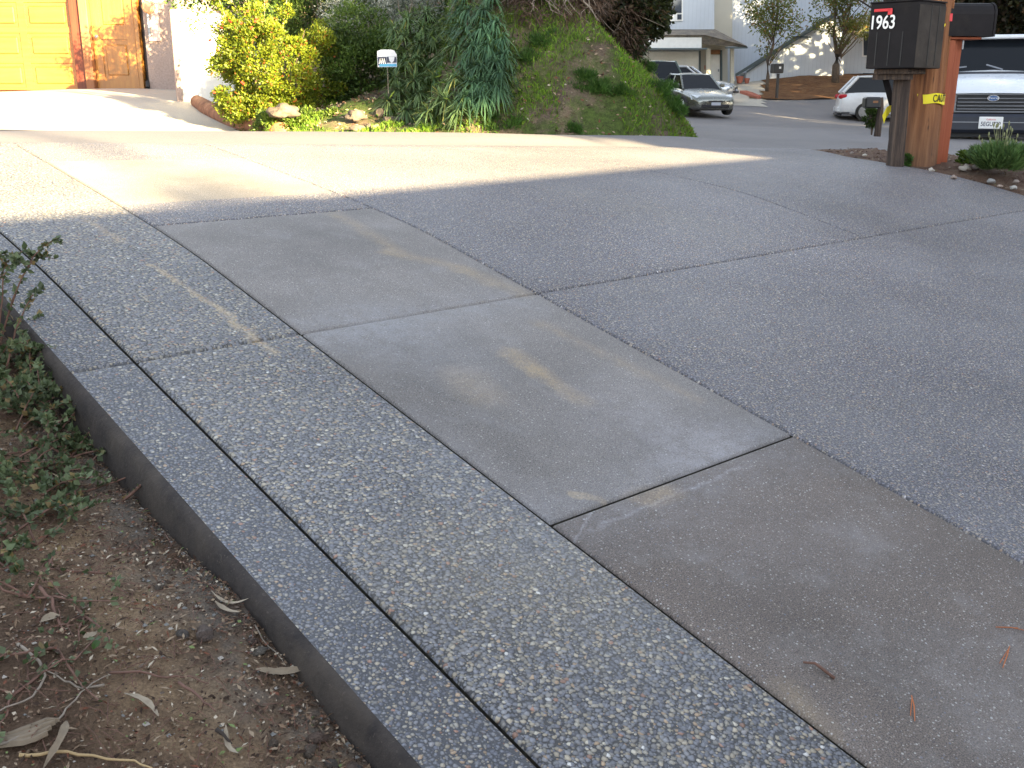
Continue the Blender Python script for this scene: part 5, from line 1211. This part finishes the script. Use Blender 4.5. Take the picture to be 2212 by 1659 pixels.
stones = [(2085, 363, .05, 'flat grey stone right of the redwood board foot'), (2108, 361, .045, 'pale stone left of the lavender bush'), (2140, 391, .035, 'pale rounded stone below the lavender bush'), (2060, 383, .03, 'small stone at the edge of the bed below the redwood board'),
          (2195, 392, .03, 'white stone right of the lavender bush at the frame edge'), (2190, 405, .03, 'tan stone at the drive edge near the right frame edge'), (2012, 367, .028, 'small pale stone at the foot of the utility pole'), (2160, 402, .022, 'small brown stone at the drive edge'), (1840, 330, .022, 'small white pebble in the dirt left of the old post'), (1868, 335, .02, 'whitish pebble just left of the old post foot')]
for k, (px, py, s_, lb) in enumerate(stones):
    d_ = 8.3 if px > 2000 else 9.0
    r = ray(px, py); r /= r[1]
    for it in range(300):
        dd = 7.2+it*.015
        if r[2]*dd+EYE < g(r[0]*dd, dd)+.03: break
    put('stone', st_[k % 3], (r[0]*dd, dd, r[2]*dd+EYE), k*1.3, lb, 'stone', 'pale stones in the roadside bed', s_)
P_ = []
while len(P_) < 1700:
    x = rng.uniform(2.2, 6); y = rng.uniform(6.9, 10.8)
    if inside(BED, x, y): P_.append((x, y, float(rbz(np.array([x]), np.array([y]))[0])+.006))
P_ = np.array(P_); n = len(P_); v, f = leaves(P_, rdir(n)*np.array([1, 1, .3]), rdir(n)+np.array([0, 0, 2]), .012+.03*rng.random(n), .008+.012*rng.random(n)); o_ = npmesh('bed_gravel', v, f, M['litter']); tag(o_, 'loose bits of gravel and dead leaf in the roadside bed', 'gravel', kind='stuff')

# ------------------------------------------------------------------ foreground bed: creeper, litter, twigs
def bedpt(u, v, h=0.0): return D(u, v, bedw(u, v)+h)
def hitbed(px, py):
    r = ray(px, py); o = np.array([0, 0, EYE]); w = -.1
    for _ in range(12):
        t_ = (w-o@N)/(r@N); X = o+t_*r; u, v = X@U, X@V
        w = .5*w+.5*(bedw(u, min(v, .97))+float(crest(u, v)))
    return u, v
n = 60000; uu = rng.uniform(.7, 4.6, n); vv = .965-rng.random(n)**1.2*2.3
P_ = np.array([bedpt(a, b, .004+.012*rng.random()) for a, b in zip(uu, vv)])
v, f = leaves(P_, rdir(n)*np.array([1, 1, .35]), rdir(n)+np.array([0, 0, 2.0]), .005+.024*rng.random(n)**3, .0025+.007*rng.random(n)); o_ = npmesh('leaf_litter', v, f, M['litter']); tag(o_, 'dead leaf litter and bark crumbs covering the soil beside the kerb', 'leaf litter', kind='stuff')
n = 1500; V_, F_s = [], []; off = 0
mb = MB()
for k in range(3600):
    u0, v0 = rng.uniform(.8, 4.3), .95-rng.random()*2.0; a = rng.random()*6.28; ln = rng.uniform(.012, .08); p0 = bedpt(u0, v0, .008); p1 = bedpt(u0+math.cos(a)*ln, min(.955, v0+math.sin(a)*ln), .006+.012*rng.random()); pm = (p0+p1)/2+rng.normal(size=3)*.006+N*.006
    mb.tube([p0, pm, p1], [.0010, .0009, .0005], 4, cap=False)
o_ = mb.build('fine_twigs', M['twig']); tag(o_, 'fine dead twigs tangled through the leaf litter', 'twigs', kind='stuff')
n = 5200; uu = rng.uniform(.8, 3.6, n); vv = .965-rng.random(n)**2.0*1.1; rs_ = .0015+.0065*rng.random(n)**4
oc = np.array([(1, 0, 0), (-1, 0, 0), (0, 1, 0), (0, -1, 0), (0, 0, .7), (0, 0, -.7)], float); of_ = np.array([(0, 2, 4), (2, 1, 4), (1, 3, 4), (3, 0, 4), (2, 0, 5), (1, 2, 5), (3, 1, 5), (0, 3, 5)])
cen = np.array([bedpt(a, b, .002) for a, b in zip(uu, vv)])
cv = (cen[:, None]+(oc[None]*(.6+.8*rng.random((n, 6, 1))))*rs_[:, None, None]).reshape(-1, 3); cf = (of_[None]+6*np.arange(n)[:, None, None]).reshape(-1, 3)
o_ = npmesh('soil_crumbs', cv, cf, M['crumb']); tag(o_, 'small clods and grit on the soil beside the kerb', 'soil crumbs', kind='stuff')
# creeping shrub: wiry stems with small oval leaves
def creeper(name, seeds, label, nleaf, upk=.10, lsize=.021, group='creeping shrubs along the kerb'):
    b0 = bedpt(*hitbed(*seeds[0])); root = empty(name, b0, 0, label, 'shrub', group)
    mb = MB(); V_, F_s = [], []; off = 0
    for (px, py) in seeds:
        u, v = hitbed(px, py); v = min(v, .93); p0 = bedpt(u, v, 0)-b0
        for s_ in range(rng.integers(2, 5)):
            a = rng.random()*6.28; ln = rng.uniform(.10, .24); dd = np.cos(a)*U+np.sin(a)*V; hh = upk*rng.uniform(.3, 1.1)
            pth = [p0+dd*ln*t_+N*hh*math.sin(t_*1.9)+rng.normal(size=3)*.008*t_ for t_ in np.linspace(0, 1, 7)]
            mb.tube(pth, [.0035, .003, .0026, .0022, .0018, .0014, .001], 5)
            k = nleaf; tt = rng.random(k)**.7*5.99; i0 = tt.astype(int); fr = (tt-i0)[:, None]; P_ = np.array(pth); c_ = P_[i0]*(1-fr)+P_[i0+1]*fr
            dl = unitv(rng.normal(size=(k, 3))+.5*N+.3*dd); v_, f_ = leaves(c_, dl, rng.normal(size=(k, 3))*.5+N, lsize*(.6+.7*rng.random(k)), lsize*.8*(.7+.5*rng.random(k))); V_.append(v_); F_s.append(f_+off); off += len(v_)
    mb.build('stem', M['twig'], root); npmesh('foliage', np.concatenate(V_), np.concatenate(F_s), M['lf_creep'], root)
creeper('creeping_shrub', [(5, 650), (-15, 640), (10, 690), (-40, 640), (-30, 690)], 'creeping shrub with an upright leafy shoot at the left frame edge, farthest up the kerb', 75, .16, .024)
creeper('creeping_shrub', [(-10, 770), (10, 745), (-35, 720), (15, 800), (-20, 800), (-50, 760), (5, 830)], 'tall twiggy dark shrub rising at the left frame edge above the kerb', 60, .36, .024)
creeper('creeping_shrub', [(60, 800), (30, 790), (80, 840), (20, 850), (110, 880), (60, 900), (0, 820), (-30, 880), (90, 920), (130, 930), (30, 940)], 'creeping shrub spilling over the kerb below the upright shoot', 60, .12, .024)
creeper('creeping_shrub', [(20, 1000), (70, 1000), (110, 1010), (40, 1060), (0, 1100), (90, 1070), (150, 990), (130, 1050), (-20, 1040), (60, 1120), (20, 1160), (170, 960), (100, 960), (10, 1210), (80, 1180), (150, 1100), (190, 1060)], 'sprawling creeping shrub with sparse leaves at the left frame edge beside the bare kerb', 42, .07, .022)
creeper('creeping_shrub', [(270, 1080)], 'tiny leafy seedling growing against the kerb', 14, .09, .018)
creeper('creeping_shrub', [(20, 1230), (100, 1200), (60, 1290), (180, 1330), (30, 1500), (230, 1240), (120, 1400)], 'thin creeping runners with a few leaves over the litter', 12, .03, .018)
# runners and individual pieces on the soil
def runner(pts_px, r0, mat, label, name='bare_runner', group=None, lift=.012):
    pth = []
    for px, py in pts_px:
        u, v = hitbed(px, py); pth.append(bedpt(u, min(v, .955), lift+.006*rng.random()))
    pth = [np.array(p_) for p_ in pth]; q_ = []
    for i in range(len(pth)-1):
        for t_ in (0, .33, .66): q_.append(pth[i]*(1-t_)+pth[i+1]*t_+rng.normal(size=3)*.002)
    q_.append(pth[-1]); b = q_[0]
    mb = MB(); mb.tube([p_-b for p_ in q_], list(np.linspace(r0, r0*.4, len(q_))), 6); o_ = mb.build(name, mat, smooth=True); o_.location = tuple(b); tag(o_, label, 'twig', group)
runner([(40, 1405), (85, 1440), (100, 1470), (80, 1510), (45, 1530), (0, 1550)], .004, M['grey_twig'], 'curved grey runner looping at the left frame edge')
runner([(0, 1620), (60, 1600), (120, 1570), (165, 1520), (200, 1490), (240, 1470)], .003, M['grey_twig'], 'long thin grey runner crossing the litter at the left')
runner([(240, 1465), (300, 1462), (360, 1475), (410, 1478), (450, 1490)], .003, M['twig'], 'thin red brown runner reaching toward the kerb')
runner([(85, 1280), (110, 1310), (125, 1350), (140, 1370)], .005, M['twig'], 'thick brown stem lying under the creeping shrub')
runner([(40, 1645), (110, 1638), (200, 1648), (290, 1658), (340, 1680)], .004, simple('tan_straw', (.42, .30, .15), .8), 'pale tan straw stem along the bottom left frame edge')
runner([(225, 1490), (180, 1500), (140, 1480), (100, 1462)], .003, M['grey_twig'], 'wavy grey twig below the creeping shrub')
runner([(385, 1485), (430, 1520), (465, 1550)], .004, M['twig'], 'dark stick lying in the middle of the bare soil')
runner([(470, 1500+90), (500, 1600+20)], .005, M['dark_bark'], 'short dark stick on the bare soil')
runner([(565, 1275+80), (600, 1400), (640, 1440)], .002, M['grey_twig'], 'fine grey twig beside the kerb at mid height')
def dry_leaf(px, py, ln, wd, ang, label, mat=None, curl=None):
    curl = random.uniform(-6, 9) if curl is None else curl; wd *= .8
    u, v = hitbed(px, py); v = min(v, .94); b = bedpt(u, v, .012)
    d = np.cos(ang)*V+np.sin(ang)*U; s = np.cross(N, d); vs = []; n_ = 8
    for i in range(n_+1):
        t_ = i/n_; w_ = wd*math.sin(math.pi*min(1, t_*.92+.04))**.8*.5*(.7+.5*random.random());  c_ = d*ln*(t_-.5)+N*(curl*ln*ln*((t_-.5)**2-.25*(curl < 0)))+s*ln*.10*math.sin(t_*3.1)*(1 if curl > 2 else -1)+N*.004
        vs += [tuple(c_-s*w_+N*w_*.5), tuple(c_), tuple(c_+s*w_+N*w_*.5)]
    mb = MB(); mb.add(vs, [(3*i+j, 3*i+j+1, 3*i+j+4, 3*i+j+3) for i in range(n_) for j in (0, 1)])
    o_ = mb.build('dry_leaf', mat or M['dry'], smooth=True); o_.location = tuple(b); tag(o_, label, 'leaf', 'dry leaves lying in the planting bed')
for px, py, ln, wd, an, lb in ((305, 1535, .10, .020, 1.9, 'long narrow grey leaf pointing up the bed, left of the bare soil'), (120, 1620, .12, .022, .9, 'long grey leaf near the bottom left corner'), (505, 1305, .09, .014, 2.3, 'curled tan leaf standing against the kerb'), (490, 1325, .07, .018, 2.0, 'curled tan leaf left of the one against the kerb'), (650, 1440, .11, .03, -.5, 'large pale torn leaf beside the kerb'), (500, 1590+30, .08, .016, 1.4, 'narrow grey leaf at the lower middle of the bed'),
        (110, 1350, .04, .03, 0., 'small round grey leaf under the creeping shrub'),
        (195, 1385, .03, .022, 0., 'small bright oval leaf beside the thin runner'), (205, 1405, .03, .024, 1., 'green fallen leaf left of the bare soil')):
    dry_leaf(px, py, ln, wd, an, lb, M['lf_weed'] if 'green fallen' in lb else None)
bst = [rock_mesh('bed_stone', (1.1, .75, .5), s_, M['clod'], 2) for s_ in (7.1, 8.2, 9.3)]
for k, (px, py, s_, lb) in enumerate(((601, 1368, .014, 'tan pebble near the kerb'), (617, 1392, .016, 'square tan pebble below the first tan pebble'), (440, 1375, .028, 'grey clod against the kerb'), (395, 1375, .018, 'grey clod left of the larger clod'),
        (687, 1600, .020, 'brown stone at the lower bed'), (670, 1625, .018, 'rounded brown stone beside another at the lower bed'), (770, 1665, .022, 'pinkish stone near the bottom of the bed'), (835, 1640, .02, 'brown stone beside the kerb near the bottom'),
        (345, 1270, .014, 'white grey pebble below the seedling'), (590, 1590+20, .014, 'white pebble at the lower middle of the bed'), (715, 1655, .015, 'small rusty stone at the bottom edge'))):
    u, v = hitbed(px, py); v = min(v, .93); put('bed_stone', bst[k % 3], bedpt(u, v, s_*.3), k*.9, lb, 'stone', 'stones in the planting bed', s_)
# rotten wood chunk at bottom left
u, v = hitbed(35, 1600); b = bedpt(u, v, .010); mb = MB()
for i in range(4):
    rg = []
    for k_ in range(6):
        x_ = -.055+.022*k_+.008*i; w_ = (.013+.002*rng.random())*(1-.6*abs(k_-2.5)/2.5); h_ = .004+.005*rng.random(); y_ = .013*i-.02+.006*math.sin(k_*1.3+i)
        rg.append([(x_, y_-w_, 0), (x_, y_-w_*.4, h_), (x_, y_+w_*.5, h_*.8), (x_, y_+w_, 0), (x_, y_, -.006)])
    mb.loft(rg, closed=True)
o_ = mb.build('bark_chunk', M['dry']); o_.location = tuple(b); o_.rotation_euler = (0, 0, .5); tag(o_, 'pale rotten bark chunk at the bottom left corner', 'bark')
# things on the slabs
def on_drive(px, py, h=.004): u, v = hitD(px, py); return D(u, v, h)
p0, p1, p2 = on_drive(1733, 1436), on_drive(1758, 1441), on_drive(1802, 1468)
mb = MB(); mb.tube([p_-p0 for p_ in (p0+N*.004, p1+N*.008, p2)], [.0028, .0036, .0042], 7); o_ = mb.build('bent_twig', M['twig'], smooth=True); o_.location = tuple(p0); tag(o_, 'bent red brown twig lying on the brown slab', 'twig')
for (a, b, lb) in (((2150, 1357), (2212, 1364), 'orange pine needles at the right frame edge on the brown slab'), ((2180, 1398), (2165, 1445), 'rusty pine needle below the orange needles at the right'), ((1968, 1505), (1975, 1560), 'faint brown needle near the bottom of the brown slab')):
    p0, p1 = on_drive(*a), on_drive(*b); mb = MB(); mb.tube([p0-p0, (p1-p0)*.5+N*.003+V*.003, p1-p0], [.0012, .0016, .0010], 5); mb.tube([(p1-p0)*.1, (p1-p0)*.9+U*.01], [.001, .001], 5)
    o_ = mb.build('pine_needle', M['orange_needle']); o_.location = tuple(p0); tag(o_, lb, 'pine needle', 'pine needles on the brown slab')

# ------------------------------------------------------------------ the house behind the camera and the trees that shade the place (all outside the frame)
el = R(12.0); azv = np.array([.643, -.766])          # horizontal direction toward the sun
Sd = np.array([azv[0]*math.cos(el), azv[1]*math.cos(el), math.sin(el)])
pa, pb = D(*hitD(0, 486)), D(*hitD(1130, 385)); pc = D(*hitD(1600, 351))
def back(p_, uplane):     # follow the sun ray back to the house front
    t_ = (uplane-(p_@Uh))/(Sd@Uh); return p_+Sd*t_
UP = -3.3
e = [back(p_, UP) for p_ in (pa, pb, pc)]; print('eave', [tuple(q.round(2)) for q in e], [float(q@Vh) for q in e])
ez = float(np.mean([e[0][2], e[1][2]])); 
hr = empty('near_house', tuple(Uh*UP), ang, 'flat roofed stucco house at the foot of the drive behind the camera', 'house')
zf = UP*.24
mb = MB(); mb.box((4, -4.2, (ez-.2+zf-1)/2), (22, 8, ez-.2-zf+1)); mb.build('wall', M['stucco'], hr)
mb = MB(); mb.loft([[(-7.4, 0.0, e[0][2]+(e[1][2]-e[0][2])/((e[1]-e[0])@Vh)*(-7.4-(e[0]@Vh))), (15.2, 0.0, e[1][2]+(e[1][2]-e[0][2])/((e[1]-e[0])@Vh)*(15.2-(e[1]@Vh)))], [(-7.4, -8.4, ez), (15.2, -8.4, ez)], [(-7.4, -8.4, ez-.25), (15.2, -8.4, ez-.25)], [(-7.4, .0, ez-.22), (15.2, .0, ez-.22)]], closed=False, cap=False)
mb.add([(-7.4, 0, ez-.22), (15.2, 0, ez-.22), (15.2, 0, ez+.0), (-7.4, 0, ez+.0)], [(0, 1, 2, 3)]); mb.build('roof', M['trim_white'], hr)
mb = MB(); mb.box((4.4, -.18, zf+1.05), (4.8, .06, 2.1)); mb.build('garage_door', M['trim_white'], hr)
e2 = np.array([.766, .643])                            # across the sunlight
def shade_tree(c, a, cz, r, n, ls, lb, cs=.9, tr=.25, z0=-1.0, nm='shade_tree', ncl=70):
    xy = c*e2+a*azv; tree(nm, (xy[0], xy[1], z0), cz, (0, 0, cz), r, n, ncl, cs, ls, ls*.6, M['lf_tree'], M['dark_bark'], tr, lb, group='trees outside the frame behind and right of the camera', fill=.15)
shade_tree(11.2, 15, 6.6, (3.7, 3.0, 4.9), 30000, .34, 'tall leafy tree right of the camera shading the slope', .8, ncl=170)
shade_tree(9.1, 18, 8.9, (2.3, 2.2, 1.5), 15000, .28, 'high narrow tree right of the camera shading the shrubs', .6, ncl=110)
shade_tree(16.5, 17, 7.2, (4.0, 3.4, 5.2), 26000, .36, 'broad leafy tree right of the camera shading the street', ncl=130)
shade_tree(22.5, 13, 7.2, (4.2, 3.6, 5.6), 20000, .4, 'broad leafy tree farther right shading the parked van', ncl=110)
shade_tree(29, 2, 8.4, (4.4, 4.2, 6.2), 15000, .42, 'open leafy tree beside the street shading the far cars', ncl=95)
shade_tree(36, -6, 8.4, (4.6, 4.2, 6.6), 15000, .42, 'open leafy tree beside the street shading the white minivan', ncl=95)
shade_tree(42.5, -12, 9.4, (4.2, 4.2, 7.0), 15000, .42, 'open leafy tree beyond the road shading the porch of the far house', ncl=95)
shade_tree(49, -16, 9.6, (4.4, 4.4, 7.4), 17000, .42, 'leafy tree beyond the road shading the outside stair of the far house', ncl=105)
shade_tree(56, -18, 9.6, (4.4, 4.4, 7.4), 17000, .42, 'leafy tree beyond the road shading the right end of the far house', ncl=105)
shade_tree(2.1, 36, 9.5, (.35, .4, 3.0), 260, .35, 'thin tall tree behind the near house', .3, .16, nm='tall_tree', ncl=12)

# ------------------------------------------------------------------ light
sun = bpy.data.lights.new('sun', 'SUN'); sun.energy = 58.0; sun.angle = R(.55); sun.color = (1.0, .79, .45)
so = bpy.data.objects.new('sun', sun); COL.objects.link(so); so.rotation_euler = Vector(Sd).to_track_quat('Z', 'Y').to_euler()
w = bpy.data.worlds.new('World'); scene.world = w; w.use_nodes = True; nt = w.node_tree; nt.nodes.clear()
sk = nt.nodes.new('ShaderNodeTexSky'); sk.sky_type = 'NISHITA'; sk.sun_disc = False; sk.sun_elevation = el; sk.sun_rotation = math.atan2(azv[0], azv[1]); sk.air_density = 1.0; sk.dust_density = .6; sk.ozone_density = 1.6
bg = nt.nodes.new('ShaderNodeBackground'); bg.inputs[1].default_value = .72; wo = nt.nodes.new('ShaderNodeOutputWorld')
hs_ = nt.nodes.new('ShaderNodeHueSaturation'); hs_.inputs['Saturation'].default_value = .40; nt.links.new(sk.outputs[0], hs_.inputs['Color']); nt.links.new(hs_.outputs[0], bg.inputs[0]); nt.links.new(bg.outputs[0], wo.inputs[0])
scene.view_settings.view_transform = 'Standard'; scene.view_settings.look = 'None'; scene.view_settings.exposure = 0; scene.view_settings.gamma = 1
scene.render.engine = 'CYCLES'; scene.cycles.max_bounces = 6
